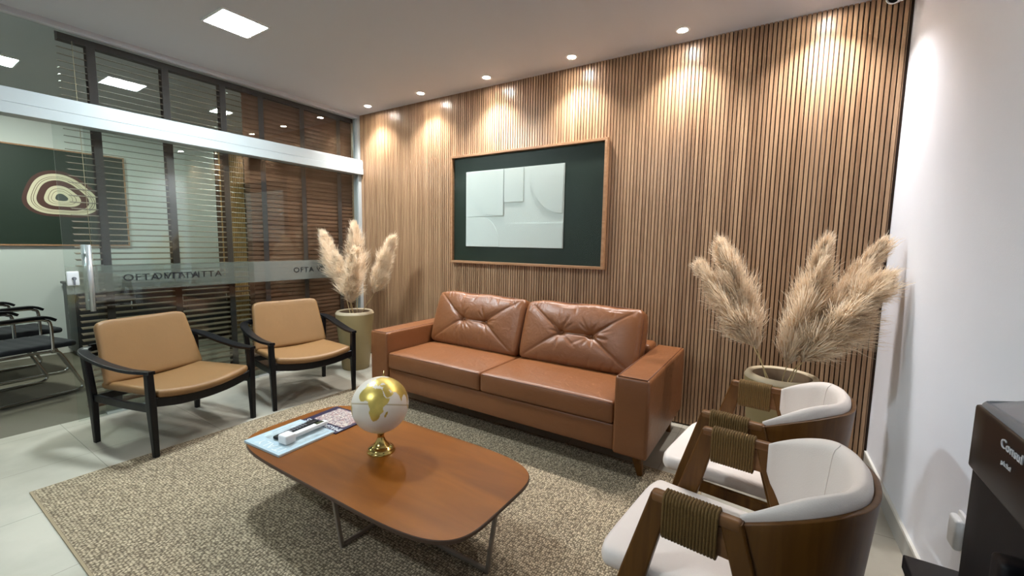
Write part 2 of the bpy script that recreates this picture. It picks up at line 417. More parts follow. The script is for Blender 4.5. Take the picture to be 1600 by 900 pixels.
    def sheet(s, P, nu, nv, mi=0, closed=True, T=None):
        """P(i/nu, j/nv, side) side 0/1 -> closed slab"""
        vs = []; fs = []
        for sd in (0, 1):
            for i in range(nu + 1):
                for j in range(nv + 1): vs.append(P(i / nu, j / nv, sd))
        K = (nu + 1) * (nv + 1); g = lambda sd, i, j: sd * K + i * (nv + 1) + j
        for i in range(nu):
            for j in range(nv):
                fs.append((g(0, i, j), g(0, i + 1, j), g(0, i + 1, j + 1), g(0, i, j + 1)))
                fs.append((g(1, i, j), g(1, i, j + 1), g(1, i + 1, j + 1), g(1, i + 1, j)))
        for i in range(nu):
            fs.append((g(0, i, 0), g(1, i, 0), g(1, i + 1, 0), g(0, i + 1, 0))); fs.append((g(0, i, nv), g(0, i + 1, nv), g(1, i + 1, nv), g(1, i, nv)))
        for j in range(nv):
            fs.append((g(0, 0, j), g(0, 0, j + 1), g(1, 0, j + 1), g(1, 0, j))); fs.append((g(0, nu, j), g(1, nu, j), g(1, nu, j + 1), g(0, nu, j + 1)))
        return s.add(vs, fs, mi, True, T)
    def build(s, name, mats, parent=None, bevel=0.0, sub=0, weld=False, norm=True, autos=None):
        me = bpy.data.meshes.new(name); me.from_pydata(s.v, [], s.f)
        if not isinstance(mats, (list, tuple)): mats = [mats]
        for m in mats: me.materials.append(M_[m] if isinstance(m, str) else m)
        me.polygons.foreach_set('material_index', s.m); me.polygons.foreach_set('use_smooth', s.sm)
        if norm:
            bm = bmesh.new(); bm.from_mesh(me); bmesh.ops.recalc_face_normals(bm, faces=bm.faces); bm.to_mesh(me); bm.free()
        me.update()
        o = bpy.data.objects.new(name, me); COL.objects.link(o)
        if parent is not None: o.parent = parent
        if bevel:
            b = o.modifiers.new('bevel', 'BEVEL'); b.width = bevel; b.segments = 2; b.limit_method = 'ANGLE'; b.angle_limit = math.radians(40)
        if sub:
            q = o.modifiers.new('sub', 'SUBSURF'); q.levels = sub; q.render_levels = sub
        return o

def crv(pts, n=8):
    """Catmull-Rom through pts"""
    P = [Vector(p) for p in pts]; out = []
    for i in range(len(P) - 1):
        a = P[max(i - 1, 0)]; b = P[i]; c = P[i + 1]; d = P[min(i + 2, len(P) - 1)]
        for k in range(n):
            t = k / n
            out.append(0.5 * ((2 * b) + (c - a) * t + (2 * a - 5 * b + 4 * c - d) * t * t + (3 * b - a - 3 * c + d) * t ** 3))
    out.append(P[-1]); return out

def tag(o, label=None, cat=None, group=None, kind=None):
    if label: o['label'] = label
    if cat: o['category'] = cat
    if group: o['group'] = group
    if kind: o['kind'] = kind
    return o
def thing(name, label, cat, loc=(0, 0, 0), rz=0, group=None):
    o = bpy.data.objects.new(name, None); COL.objects.link(o); o.location = loc; o.rotation_euler = (0, 0, rz); o.empty_display_size = 0.05
    return tag(o, label, cat, group)
def copy_tree(o, parent=None):
    c = o.copy(); COL.objects.link(c)
    if parent is not None: c.parent = parent; c.matrix_parent_inverse = o.matrix_parent_inverse.copy()
    for ch in [k for k in bpy.data.objects if k.parent == o]: copy_tree(ch, c)
    return c
def text_obj(name, body, size, m, parent, mw, extrude=0.0006, sx=1.0, spacing=1.0):
    cu = bpy.data.curves.new(name, 'FONT'); cu.body = body; cu.size = size; cu.extrude = extrude; cu.space_character = spacing
    t = bpy.data.objects.new(name + '_tmp', cu); COL.objects.link(t)
    bpy.context.view_layer.update()
    me = bpy.data.meshes.new_from_object(t.evaluated_get(bpy.context.evaluated_depsgraph_get()))
    bpy.data.objects.remove(t)
    me.materials.clear(); me.materials.append(M_[m]); me.name = name
    me.transform(mw @ Matrix.Diagonal((sx, 1, 1, 1)))
    o = bpy.data.objects.new(name, me); COL.objects.link(o)
    if parent is not None: o.parent = parent
    return o
def frame_mat(origin, xdir, ydir):
    x = Vector(xdir).normalized(); y = Vector(ydir).normalized(); z = x.cross(y)
    m = Matrix((x, y, z)).transposed().to_4x4(); m.translation = Vector(origin); return m
def struct(mb, name, mats, parent=None, label=None, **k):
    o = mb.build(name, mats, parent, **k)
    if parent is None: o['kind'] = 'structure'
    if label: o['label'] = label
    return o

# ------------------------------------------------------------------ the setting
XL = -2.62          # far wall of the office behind the glass
YF = -6.6           # wall behind the camera
struct(MB().box((0.0, YF, -0.1), (5.2, 0.0, 0.0)), 'floor', 'tile', label='pale grey porcelain tile floor of the waiting room')
struct(MB().box((XL, YF, -0.1), (0.0, 0.0, -0.001)), 'floor_office', 'carpet', label='taupe carpet floor behind the glass partition')
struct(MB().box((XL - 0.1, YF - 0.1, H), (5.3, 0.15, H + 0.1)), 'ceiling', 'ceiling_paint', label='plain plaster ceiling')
mb = MB().box((XL, 0.0, 0), (W + 0.05, 0.12, H), 1)
n = 0; x = XL
while x < W - 0.012:
    mb.box((x + 0.003, -0.014, 0.012), (min(x + 0.0215, W - 0.012), 0.0, H), 0); x += 0.025
struct(mb, 'wall_back', ['slat', 'gap'], label='wall of narrow vertical oak slats behind the sofa', norm=False)
# right wall, very slightly out of square
R = Matrix.Translation((W, 0, 0)) @ Matrix.Rotation(math.atan(SKEW), 4, 'Z')
struct(MB().box((0.006, YF - 0.2, 0), (0.12, 0.1, H), 0, R), 'wall_right', 'white_paint', label='plain white wall on the right')
struct(MB().box((-0.006, YF, 0), (0.006, -0.016, 0.088), 0, R).box((-0.006, YF, 0.088), (0.006, -0.016, 0.102), 1, R), 'baseboard_right', ['base_tile', 'base_top'], label='grey tile baseboard with pale top edge')
struct(MB().box((XL - 0.1, YF - 0.1, 0), (5.2, YF, H)), 'wall_front', 'white_paint')
struct(MB().box((XL - 0.1, YF, 0), (XL, 0.1, H)), 'wall_left', 'office_paint', label='pale grey far wall of the room behind the glass')
struct(MB().box((XL, YF, 0), (XL + 0.012, -0.016, 0.07)), 'baseboard_left', 'base_top')
struct(MB().box((XL, -4.4, 0), (-0.05, -4.3, H)), 'wall_office', 'office_paint')
struct(MB().box((-0.05, YF, 0), (0.08, -4.3, H)), 'wall_partition', 'white_paint')
# plaster step under the ceiling along the partition
struct(MB().box((-0.04, -4.3, H - 0.035), (0.05, -0.016, H)), 'trim_1', 'ceiling_paint', label='thin plaster strip above the glass partition')
fl = MB().box((XL, -0.40, 0), (XL + 0.03, -0.36, H), 1).box((XL, -0.36, 0), (XL + 0.01, -0.016, H), 1)
for k in range(13): fl.box((XL + 0.01, -0.352 + 0.025 * k, 0), (XL + 0.024, -0.334 + 0.025 * k, H), 0)
struct(fl, 'trim_5', ['office_slat', 'gap'], label='narrow strip of wooden slats at the corner of the office wall')
# white aluminium rail and posts
mb = MB().box((-0.03, -4.3, 2.087), (0.10, -0.016, 2.155)).box((-0.03, -4.3, 2.158), (0.095, -0.016, 2.235)).box((-0.03, -4.3, 2.235), (0.085, -0.016, 2.25)).box((-0.03, -4.3, 2.155), (0.092, -0.016, 2.158))
struct(mb, 'trim_2', 'alu', label='white aluminium rail across the glass partition', bevel=0.002)
struct(MB().box((-0.03, -0.055, 0), (0.06, -0.015, 2.087)).box((-0.03, -0.05, 2.25), (0.05, -0.015, H - 0.035)), 'trim_3', 'alu', label='white aluminium corner post by the slat wall', bevel=0.002)
struct(MB().box((0.02, -2.33, 0.0), (0.045, -0.06, 0.018)), 'trim_4', 'steel', label='thin metal sill under the fixed glass')
struct(MB().box((0.0, -4.3, 2.25), (0.008, -0.05, H - 0.035)), 'window_1', 'glass', label='clear glass strip above the aluminium rail', norm=True)
w2 = struct(MB().box((0.028, -2.33, 0.018), (0.036, -0.055, 2.087)), 'window_2', 'glass', label='fixed clear glass pane with frosted name band')
MB().box((0.0365, -2.33, 0.925), (0.0375, -0.055, 1.12)).build('frosted_band', 'frost', w2)
text_obj('lettering', 'OFTA VITTA', 0.072, 'ink', w2, frame_mat((0.039, -2.0, 1.0), (0, 1, 0), (0, 0, 1)), sx=1.12, spacing=1.12)
text_obj('lettering', 'OFTA VITTA', 0.072, 'ink', w2, frame_mat((0.039, -0.85, 1.0), (0, 1, 0), (0, 0, 1)), sx=1.12, spacing=1.12)
d1 = struct(MB().box((0.068, -2.49, 0.01), (0.076, -1.25, 2.087)), 'door_1', 'glass', label='sliding clear glass door leaf with steel pull handle')
MB().box((0.0765, -2.49, 0.925), (0.0775, -2.325, 1.12)).build('frosted_band', 'frost', d1)
text_obj('lettering', 'OFTA VITTA', 0.072, 'ink', d1, frame_mat((0.079, -2.19, 1.0), (0, 1, 0), (0, 0, 1)), sx=1.12, spacing=1.12)
hb = MB()
hb.tube([(0.125, -2.375, 0.80), (0.125, -2.375, 1.27)], 0.016, 16).tube([(0.078, -2.375, 0.87), (0.125, -2.375, 0.87)], 0.009, 10).tube([(0.078, -2.375, 1.2), (0.125, -2.375, 1.2)], 0.009, 10)
hb.tube([(0.02, -2.375, 0.80), (0.02, -2.375, 1.27)], 0.016, 16).tube([(0.02, -2.375, 0.87), (0.067, -2.375, 0.87)], 0.009, 10).tube([(0.02, -2.375, 1.2), (0.067, -2.375, 1.2)], 0.009, 10)
hb.build('door_handle', 'steel', d1)
lk = MB().rbox((0.0775, -2.488, 0.985), (0.092, -2.425, 1.085), 0.006).build('lock_plate', 'white_plastic', d1)
MB().tube([(0.092, -2.452, 1.035), (0.097, -2.452, 1.035)], 0.012, 18).rbox((0.096, -2.457, 0.99), (0.101, -2.447, 1.045), 0.002, (1, 1, 1)).build('lock_knob', 'grey_plastic', lk)

# ------------------------------------------------------------------ ceiling lights
def downlight(x, y, label, group, office=False):
    t = thing('downlight', label, 'light', (x, y, H), 0, group)
    MB().lathe([(0.030, -0.0015), (0.034, -0.004), (0.045, -0.005), (0.050, -0.001)], 32).build('trim_ring', 'white_plastic', t)
    MB().lathe([(0.0001, -0.0025), (0.030, -0.0025)], 32).build('lens', 'lamp_on', t)
    l = bpy.data.lights.new('spot', 'SPOT'); l.energy = SPOT_W; l.spot_size = math.radians(112); l.spot_blend = 0.9; l.shadow_soft_size = 0.028; l.color = (1.0, 0.985, 0.97)
    lo = bpy.data.objects.new('spot', l); COL.objects.link(lo); lo.parent = t; lo.location = (0, 0, -0.012)
    return t
places = ['nearest the glass partition', 'second from the glass partition', 'above the picture\'s left half', 'above the picture\'s right half', 'between the picture and the right corner', 'nearest the white right wall']
for i, xx in enumerate((0.42, 1.19, 1.97, 2.77, 3.57, 4.36)):
    downlight(xx, -0.20, 'round recessed downlight over slat wall, ' + places[i], 'downlights along the slat wall')

def panel(x, y, s, label, m='panel_on', group=None, sy=None):
    sy = sy or s
    t = thing('ceiling_panel_light', label, 'light', (x, y, H), 0, group)
    f = MB(); e = s / 2 + 0.012; ey = sy / 2 + 0.012
    f.box((-e, -ey, -0.008), (e, -sy / 2, 0)).box((-e, sy / 2, -0.008), (e, ey, 0)).box((-e, -sy / 2, -0.008), (-s / 2, sy / 2, 0)).box((s / 2, -sy / 2, -0.008), (e, sy / 2, 0))
    f.build('frame', 'white_plastic', t)
    MB().box((-s / 2, -sy / 2, -0.006), (s / 2, sy / 2, -0.001)).build('diffuser', m, t)
    return t
panel(1.07, -1.78, 0.27, 'square white LED panel light glowing on waiting room ceiling')
panel(2.5, -4.1, 0.20, 'added square fill light panel on the ceiling, unseen behind the viewer')  # unseen panel, added as fill for the right wall and slat wall
panel(-1.2, -0.9, 0.16, 'LED ceiling light in the office, seen through the glass near the slat wall', 'office_on')
panel(-1.25, -2.55, 0.27, 'LED ceiling light in the office, at the left edge of the glass', 'office_on')

# ------------------------------------------------------------------ rug
mb = MB(); rx0, rx1, ry0, ry1 = 1.045, 3.94, -2.868, -0.80
mb.box((rx0, ry0, 0.0005), (rx1, ry1, 0.009), 0)
e = 0.010
mb.box((rx0 - e, ry0 - e, 0.0005), (rx1 + e, ry0, 0.007), 1).box((rx0 - e, ry1, 0.0005), (rx1 + e, ry1 + e, 0.007), 1).box((rx0 - e, ry0, 0.0005), (rx0, ry1, 0.007), 1).box((rx1, ry0, 0.0005), (rx1 + e, ry1, 0.007), 1)
o = mb.build('rug', ['rug', 'rug_edge']); tag(o, 'large beige woven rug under the sofa and coffee table', 'rug')
RZ = 0.009

# ------------------------------------------------------------------ sofa
SX0, SX1, SY0, SY1 = 1.435, 3.685, -1.035, -0.10
sofa = thing('sofa', 'brown leather two-seat sofa with tufted back cushions against slat wall', 'sofa', ((SX0 + SX1) / 2, (SY0 + SY1) / 2, 0))
oc = Vector(sofa.location)
def L3(p): return (p[0] - oc[0], p[1] - oc[1], p[2] - oc[2])
AW = 0.195
def rb(a, b, *k, **kw): return MB().rbox(L3(a), L3(b), *k, **kw)
for sgn in (0, 1):
    xa = SX0 if sgn == 0 else SX1 - AW
    m = rb((xa, SY0, 0.155), (xa + AW, SY1, 0.607), 0.018, (6, 14, 8), 3)
    a = m.build('armrest', 'leather', sofa)
    s_ = MB()
    for xe in (xa + 0.016, xa + AW - 0.016):
        s_.tube([L3((xe, SY0 + 0.01, 0.6075)), L3((xe, SY1 - 0.02, 0.6075))], 0.0022, 6)
    s_.tube([L3((xa + 0.016, SY0 + 0.01, 0.6075)), L3((xa + AW - 0.016, SY0 + 0.01, 0.6075))], 0.0022, 6)
    s_.build('piping', 'seam', a)
rb((SX0 + AW, SY0 + 0.02, 0.16), (SX1 - AW, SY1 - 0.02, 0.315), 0.012, (12, 6, 3)).build('base', 'leather', sofa)
rb((SX0 + AW, -0.29, 0.315), (SX1 - AW, SY1, 0.635), 0.03, (12, 3, 6), 3).build('backrest', 'leather', sofa)
midx = 2.545
for (x0, x1) in ((SX0 + AW + 0.002, midx - 0.002), (midx + 0.002, SX1 - AW - 0.002)):
    def f(p, u):
        if p[2] > 0:
            p[2] += 0.012 * (1 - u[0] ** 4) * (1 - u[1] ** 4) - 0.004 * (abs(u[0]) ** 6)
            p[2] += 0.0018 * noise.noise(Vector((p[0] * 9, p[1] * 22, 3)))
        if u[1] < -0.9: p[1] -= 0.008 * (1 - u[0] ** 4) * (1 - u[2] ** 2)
        return p
    sc_ = MB().rbox(L3((x0, SY0 + 0.004, 0.318)), L3((x1, -0.30, 0.452)), 0.02, (26, 16, 5), 3, fn=f).build('seat_cushion', 'leather', sofa)
    MB().tube([L3((x0 + 0.012 + (x1 - x0 - 0.024) * k / 20, SY0 + 0.006 , 0.440 + 0.004 * math.sin(PI * k / 20))) for k in range(21)], 0.0026, 6).build('seam', 'seam', sc_)

def seg_d(p, a, b):
    ab = (b[0] - a[0], b[1] - a[1]); t = ((p[0] - a[0]) * ab[0] + (p[1] - a[1]) * ab[1]) / (ab[0] ** 2 + ab[1] ** 2); t = max(0, min(1, t))
    return math.hypot(p[0] - a[0] - ab[0] * t, p[1] - a[1] - ab[1] * t), t
for ci, (x0, x1) in enumerate(((1.632, 2.548), (2.553, 3.475))):
    w = x1 - x0; hw = w / 2; hh = 0.235; bx = 0.115; bz = 0.0
    rnd = random.Random(5 + ci)
    folds = []
    for k in range(26):
        s0 = rnd.choice((-1, 1)); a0 = rnd.uniform(0, 2 * PI); r0 = rnd.uniform(0.05, 0.09); r1 = rnd.uniform(0.12, 0.22)
        folds.append(((s0 * bx + r0 * math.cos(a0) * 0.5, bz + r0 * math.sin(a0) * 0.5), (s0 * bx + r1 * math.cos(a0), bz + r1 * math.sin(a0) * 0.9)))
    for k in range(22):
        xx = rnd.uniform(-hw, hw); sg = rnd.choice((-1, 1)); folds.append(((xx, sg * hh), (xx + rnd.uniform(-0.05, 0.05), sg * (hh - rnd.uniform(0.05, 0.12)))))
    def f(p, u, hw=hw, hh=hh, folds=folds):
        # p local: x across, y depth (front is -y), z up
        front = u[1] < 0.0
        cx = 1 - abs(u[0]) ** 3.2; cz = 1 - abs(u[2]) ** 3.2
        puff = 0.05 * (max(cx, 0) ** 0.6) * (max(cz, 0) ** 0.6)
        if abs(u[1]) > 0.5:
            sgn = -1 if front else 1
            dd = puff * (0.6 if not front else 1)
            if front:
                q = (p[0], p[2]); t = 0
                d, _ = seg_d(q, (-bx, bz), (bx, bz)); t += 0.012 * math.exp(-(d / 0.009) ** 2) + 0.013 * math.exp(-(d / 0.05) ** 2)
                for sx in (-1, 1):
                    for sz in (-1, 1):
                        d, tt = seg_d(q, (sx * bx, bz), (sx * hw * 0.93, sz * hh * 0.93))
                        t += (0.008 * (1 - 0.55 * tt)) * math.exp(-(d / 0.007) ** 2) + 0.007 * (1 - tt) * math.exp(-(d / 0.035) ** 2)
                    d = math.hypot(q[0] - sx * bx, q[1] - bz); t += 0.016 * math.exp(-(d / 0.02) ** 2)
                for a, b in folds:
                    d, tt = seg_d(q, a, b); t += 0.0042 * math.sin(PI * min(1, tt + 0.15)) * math.exp(-(d / 0.009) ** 2)
                dd -= min(t, 0.05) * 1.0
            p[1] += sgn * dd
        # slack outline, corners drawn in
        p[0] *= 1 - 0.025 * abs(u[2]) ** 4; p[2] += 0.006 * math.sin(p[0] * 17) * (u[2] > 0.8) 
        p[2] -= 0.012 * abs(u[0]) ** 6 * max(-1, min(1, u[2] * 1.2))
        return p
    tilt = Matrix.Translation(L3(((x0 + x1) / 2, -0.415, 0.655))) @ Matrix.Rotation(math.radians(-19 - ci), 4, 'X') @ Matrix.Rotation(math.radians(0.6 - 1.2 * ci), 4, 'Y')
    cu = MB().rbox((-hw, -0.075, -hh), (hw, 0.075, hh), 0.03, (120, 3, 64), 3, fn=f, T=tilt).build('back_cushion', 'leather', sofa)
    pm = MB()
    for yy in (-0.062, 0.062):
        pts = []
        N_ = 160
        for k in range(N_ + 1):
            t = 2 * PI * k / N_ + PI / 4; cxx = math.copysign(abs(math.cos(t)) ** 0.22, math.cos(t)); szz = math.copysign(abs(math.sin(t)) ** 0.22, math.sin(t))
            pts.append((cxx * (hw - 0.003) * (1 - 0.02 * abs(szz) ** 4), yy, szz * (hh - 0.003) - 0.010 * abs(cxx) ** 6 * max(-1, min(1, szz * 1.2))))
        pm.tube(pts, 0.0035, 6, caps=False, T=tilt)
    pm.build('piping', 'seam', cu)
    for sx in (-1, 1):
        bt = tilt @ Matrix.Translation((sx * bx, -0.078, 0)) @ Matrix.Rotation(PI / 2, 4, 'X')
        MB().lathe([(0.0001, 0.006), (0.006, 0.005), (0.010, 0.001), (0.011, -0.004)], 16, T=bt).build('button', 'leather', cu)
for sx in (0, 1):
    for sy in (0, 1):
        bxx = SX0 + 0.09 if sx == 0 else SX1 - 0.09; byy = SY0 + 0.12 if sy == 0 else SY1 - 0.09
        zb = RZ if (byy < ry1 and rx0 < bxx < rx1) else 0.0
        top = L3((bxx, byy, 0.158)); bot = L3((bxx + (0.03 if sx else -0.03), byy + (-0.0 if sy == 0 else 0.0), zb))
        MB().sweep([bot, top], [(0.032, 0.032), (0.065, 0.065)], up=(0, 1, 0)).build('leg', 'walnut', sofa, bevel=0.003)

# ------------------------------------------------------------------ framed relief picture
px0, px1, pz0, pz1 = 1.443, 3.031, 1.134, 2.16
pic = thing('framed_artwork', 'large oak framed picture with white geometric relief on dark green', 'picture', ((px0 + px1) / 2, -0.015, (pz0 + pz1) / 2))
oc2 = Vector(pic.location)
def P3(p): return (p[0] - oc2[0], p[1] - oc2[1], p[2] - oc2[2])
fw = 0.022
m = MB()
for a, b in (((px0, -0.06, pz0), (px1, -0.015, pz0 + fw)), ((px0, -0.06, pz1 - fw), (px1, -0.015, pz1)), ((px0, -0.06, pz0 + fw), (px0 + fw, -0.015, pz1 - fw)), ((px1 - fw, -0.06, pz0 + fw), (px1, -0.015, pz1 - fw))):
    m.box(P3(a), P3(b))
m.build('frame', 'oak_frame', pic, bevel=0.002)
MB().box(P3((px0 + fw, -0.025, pz0 + fw)), P3((px1 - fw, -0.016, pz1 - fw))).build('backing', 'green', pic)
wx0, wx1, wz0, wz1 = 1.624, 2.66, 1.295, 2.0
rel = MB().box(P3((wx0, -0.034, wz0)), P3((wx1, -0.025, wz1))).build('relief_panel', 'panel_white', pic, bevel=0.001)
def relief(pts, y0, y1):
    n = len(pts); vs = [P3((p[0], y0, p[1])) for p in pts] + [P3((p[0], y1, p[1])) for p in pts]
    fs = [tuple(range(n)), tuple(reversed(range(n, 2 * n)))] + [(i, (i + 1) % n, (i + 1) % n + n, i + n) for i in range(n)]
    MB().add(vs, fs, 0, False).build('raised_shape', 'panel_white', rel, bevel=0.0008)
relief([(wx0 + 0.002, 1.578), (2.06, 1.578), (2.06, wz1 - 0.002), (wx0 + 0.002, wz1 - 0.002)], -0.034, -0.0405)
relief([(1.655, 1.995)] + [(1.655 + 0.0 + 0.36 * (1 - math.cos(t * PI / 2 / 16)), 1.90 - 0.318 * math.sin(t * PI / 2 / 16)) for t in range(17)] + [(2.058, 1.582), (2.058, 1.995)], -0.0405, -0.0455)
relief([(2.063, 1.70), (2.265, 1.70), (2.265, wz1 - 0.002), (2.063, wz1 - 0.002)], -0.034, -0.0415)
relief([(2.35, wz1 - 0.002)] + [(2.35 + 0.30 * (1 - math.cos(t * PI / 2 / 16)), 1.90 - 0.31 * math.sin(t * PI / 2 / 16)) for t in range(17)] + [(wx1 - 0.002, wz1 - 0.002)], -0.034, -0.043)
relief([(2.085, wz0 + 0.002), (wx1 - 0.002, wz0 + 0.002), (wx1 - 0.002, 1.511), (2.085, 1.511)], -0.034, -0.040)
relief([(wx0 + 0.002, wz0 + 0.002)] + [(wx0 + 0.17 + 0.20 * math.sin(t * PI / 2 / 16) + 0.02, 1.30 + 0.272 * math.cos(t * PI / 2 / 16)) for t in range(16, -1, -1)] + [(wx0 + 0.002, 1.572)], -0.034, -0.040)
MB().box(P3((px0 + fw, -0.0505, pz0 + fw)), P3((px1 - fw, -0.048, pz1 - fw))).build('glazing', 'picture_glass', pic)

# ------------------------------------------------------------------ coffee table
TZ = 0.33
tc_ = (2.69, -2.01)
tab = thing('coffee_table', 'low wooden coffee table with rounded corners and thin metal base', 'table', (tc_[0], tc_[1], RZ))
def T3(p): return (p[0] - tc_[0], p[1] - tc_[1], p[2] - RZ)
hx, hy = 0.715, 0.335
outl = []
NN = 96
for k in range(NN):
    t = 2 * PI * k / NN; c, s = math.cos(t), math.sin(t)
    outl.append((hx * math.copysign(abs(c) ** 0.40, c), hy * math.copysign(abs(s) ** 0.40, s)))
MB().prism(outl, TZ - RZ - 0.018, TZ - RZ, 1, 0.003, mtop=0).build('tabletop', ['table', 'table_edge'], tab)
hz = 0.292
feet = {'r': ((3.32, -2.0), (3.36, -2.0)), 'l': ((2.06, -2.0), (2.02, -2.0)), 'f': ((2.717, -2.234), (2.717, -2.275)), 'b': ((2.717, -1.786), (2.717, -1.745))}
for k, (b, t) in feet.items():
    MB().sweep([T3((b[0], b[1], RZ)), T3((t[0], t[1], hz))], (0.016, 0.016), up=(1, 0.001, 0) if k in 'rl' else (0, 1, 0)).build('leg', 'table_metal', tab)
MB().sweep([T3((2.06, -2.0, RZ + 0.009)), T3((3.32, -2.0, RZ + 0.009))], (0.016, 0.016)).sweep([T3((2.717, -2.234, RZ + 0.009)), T3((2.717, -1.786, RZ + 0.009))], (0.016, 0.016)).build('floor_rail', 'table_metal', tab)
fr = MB()
for a, b in (((2.02, -2.0), (3.36, -2.0)), ((2.717, -2.275), (2.717, -1.745)), ((2.3, -2.275), (3.05, -2.275)), ((2.3, -1.745), (3.05, -1.745))):
    fr.sweep([T3((a[0], a[1], 0.302)), T3((b[0], b[1], 0.302))], (0.02, 0.02))
fr.build('top_frame', 'table_metal', tab)

# globe
gx, gy = 2.675, -1.982
GR = 0.131
gl = thing('desk_globe', 'white and gold globe on a brass foot on the coffee table', 'globe', (gx, gy, TZ))
MB().lathe([(0.066, 0), (0.066, 0.004), (0.064, 0.008), (0.061, 0.010), (0.061, 0.014), (0.057, 0.020), (0.045, 0.026), (0.040, 0.028), (0.039, 0.032), (0.030, 0.040), (0.021, 0.055), (0.016, 0.070), (0.015, 0.085), (0.019, 0.088), (0.019, 0.094), (0.012, 0.097), (0.012, 0.105)], 48).build('stand', 'brass', gl)
gc = Vector((gx, gy, TZ + 0.098 + GR))
tocam = (CAM - gc).normalized()
side = tocam.cross(Vector((0, 0, 1))).normalized()         # points to picture left... fixed below
axis = (Vector((0, 0, 1)) - tocam * tocam.z).normalized()
axis = (Matrix.Rotation(math.radians(-7), 3, tocam) @ axis).normalized()
# rotation: local z -> axis, local x (lon 0) such that lon 33 faces the camera
xl = tocam; yl = axis.cross(xl).normalized()
base = Matrix((xl, yl, axis)).transposed()
rotg = base @ Matrix.Rotation(math.radians(-33), 3, 'Z')
AFR = [(-17,15),(-16,20),(-13,27),(-9,31),(-6,35.5),(0,36),(10,37),(11,33.5),(19,30.5),(20,32.5),(25,31.5),(32,31),(35,27),(37,21),(39,15),(43,11.5),(51,11.8),(48,4),(42,-2),(39,-6),(40.5,-14),(35,-20),(35,-24),(32.5,-28),(28,-33),(20,-34.8),(18,-32),(15,-27),(12,-17),(13.5,-10),(12,-5),(9,0),(9,4),(5,6),(-2,5),(-8,4.5),(-13,8.5)]
EUR = [(-9,37),(-9,43),(-1,43.5),(-4,48),(2,51),(8,54),(10,57),(5,60),(12,65),(20,70),(30,71),(60,69),(75,73),(105,78),(140,73),(170,70),(180,66),(163,60),(156,52),(140,54),(135,44),(128,38),(122,40),(121,31),(115,22.5),(108,21),(109,12),(105,9),(100,13),(103,2),(98,8),(97,16),(92,22),(87,21),(80,14),(80,10),(77,8),(73,17),(70,21),(66,25),(57,25.5),(51,30),(48,30),(52,24),(56,26),(59.5,22),(54,17),(45,13),(42.5,15),(39,21),(35,28),(34.5,31),(36,36.5),(30,36.5),(27,38),(28,41),(40,41.5),(41,43),(37,46),(31,46),(28,43),(26,40),(22.5,36.8),(19.5,41),(13.5,45.5),(16,41),(18,40),(16,38),(12,42),(9,44.3),(3,43),(0,39.5),(-2,37)]
GRB = [(-5,50),(1,51),(0,54),(-3,58),(-6,56),(-4,53)]
MAD = [(43.5,-22),(45,-16),(49.5,-12.5),(50,-16),(47,-25),(44.5,-25)]
NAM = [(-80,26),(-75,36),(-66,45),(-56,52),(-65,60),(-78,62),(-95,60),(-82,68),(-95,72),(-125,70),(-160,71),(-165,63),(-150,60),(-130,53),(-123,40),(-117,32),(-105,20),(-95,16),(-83,9),(-80,9),(-88,21),(-97,22),(-97,28),(-88,30)]
SAM = [(-80,8),(-62,10),(-50,1),(-35,-7),(-40,-20),(-48,-27),(-58,-37),(-66,-45),(-70,-54),(-75,-50),(-72,-30),(-71,-18),(-81,-5)]
AUS = [(114,-22),(122,-18),(130,-12),(137,-16),(142,-11),(147,-19),(153,-27),(150,-37),(140,-38),(131,-31.5),(118,-35)]
GRE = [(-45,60),(-25,70),(-20,80),(-45,83),(-68,78),(-54,68)]
IDN = [(95,5),(105,-6),(119,-9),(128,-3),(140,-3),(150,-9),(138,-8),(119,4),(110,-3)]
def inpoly(x, y, P):
    c = False; j = len(P) - 1
    for i in range(len(P)):
        if (P[i][1] > y) != (P[j][1] > y) and x < (P[j][0] - P[i][0]) * (y - P[i][1]) / (P[j][1] - P[i][1]) + P[i][0]: c = not c
        j = i
    return c
polys = [AFR, EUR, GRB, MAD, NAM, SAM, AUS, GRE, IDN]
vs, fs, ms = [], [], []
NL, NT = 240, 120
for i in range(NT + 1):
    la = -PI / 2 + PI * i / NT
    for j in range(NL):
        lo = 2 * PI * j / NL - PI
        v = rotg @ Vector((math.cos(la) * math.cos(lo), math.cos(la) * math.sin(lo), math.sin(la))) * GR
        vs.append(v + gc - Vector((gx, gy, TZ)))
for i in range(NT):
    for j in range(NL):
        j2 = (j + 1) % NL; fs.append((i * NL + j, i * NL + j2, (i + 1) * NL + j2, (i + 1) * NL + j))
        la = -90 + 180 * (i + .5) / NT; lo = 360 * (j + .5) / NL - 180
        ms.append(1 if any(inpoly(lo, la, p) for p in polys) else (2 if abs(la) < 0.8 else 0))
m = MB(); m.v = vs; m.f = fs; m.m = ms; m.sm = [True] * len(fs)
m.build('sphere', ['globe_white', 'gold', 'rim'], gl, norm=False)
gcl = gc - Vector((gx, gy, TZ))
MB().tube([gcl + axis * (GR - 0.003), gcl + axis * (GR + 0.006), gcl + axis * (GR + 0.007), gcl + axis * (GR + 0.027)], [0.007, 0.007, 0.0028, 0.0022], 10).build('pole_pin', 'brass', gl)

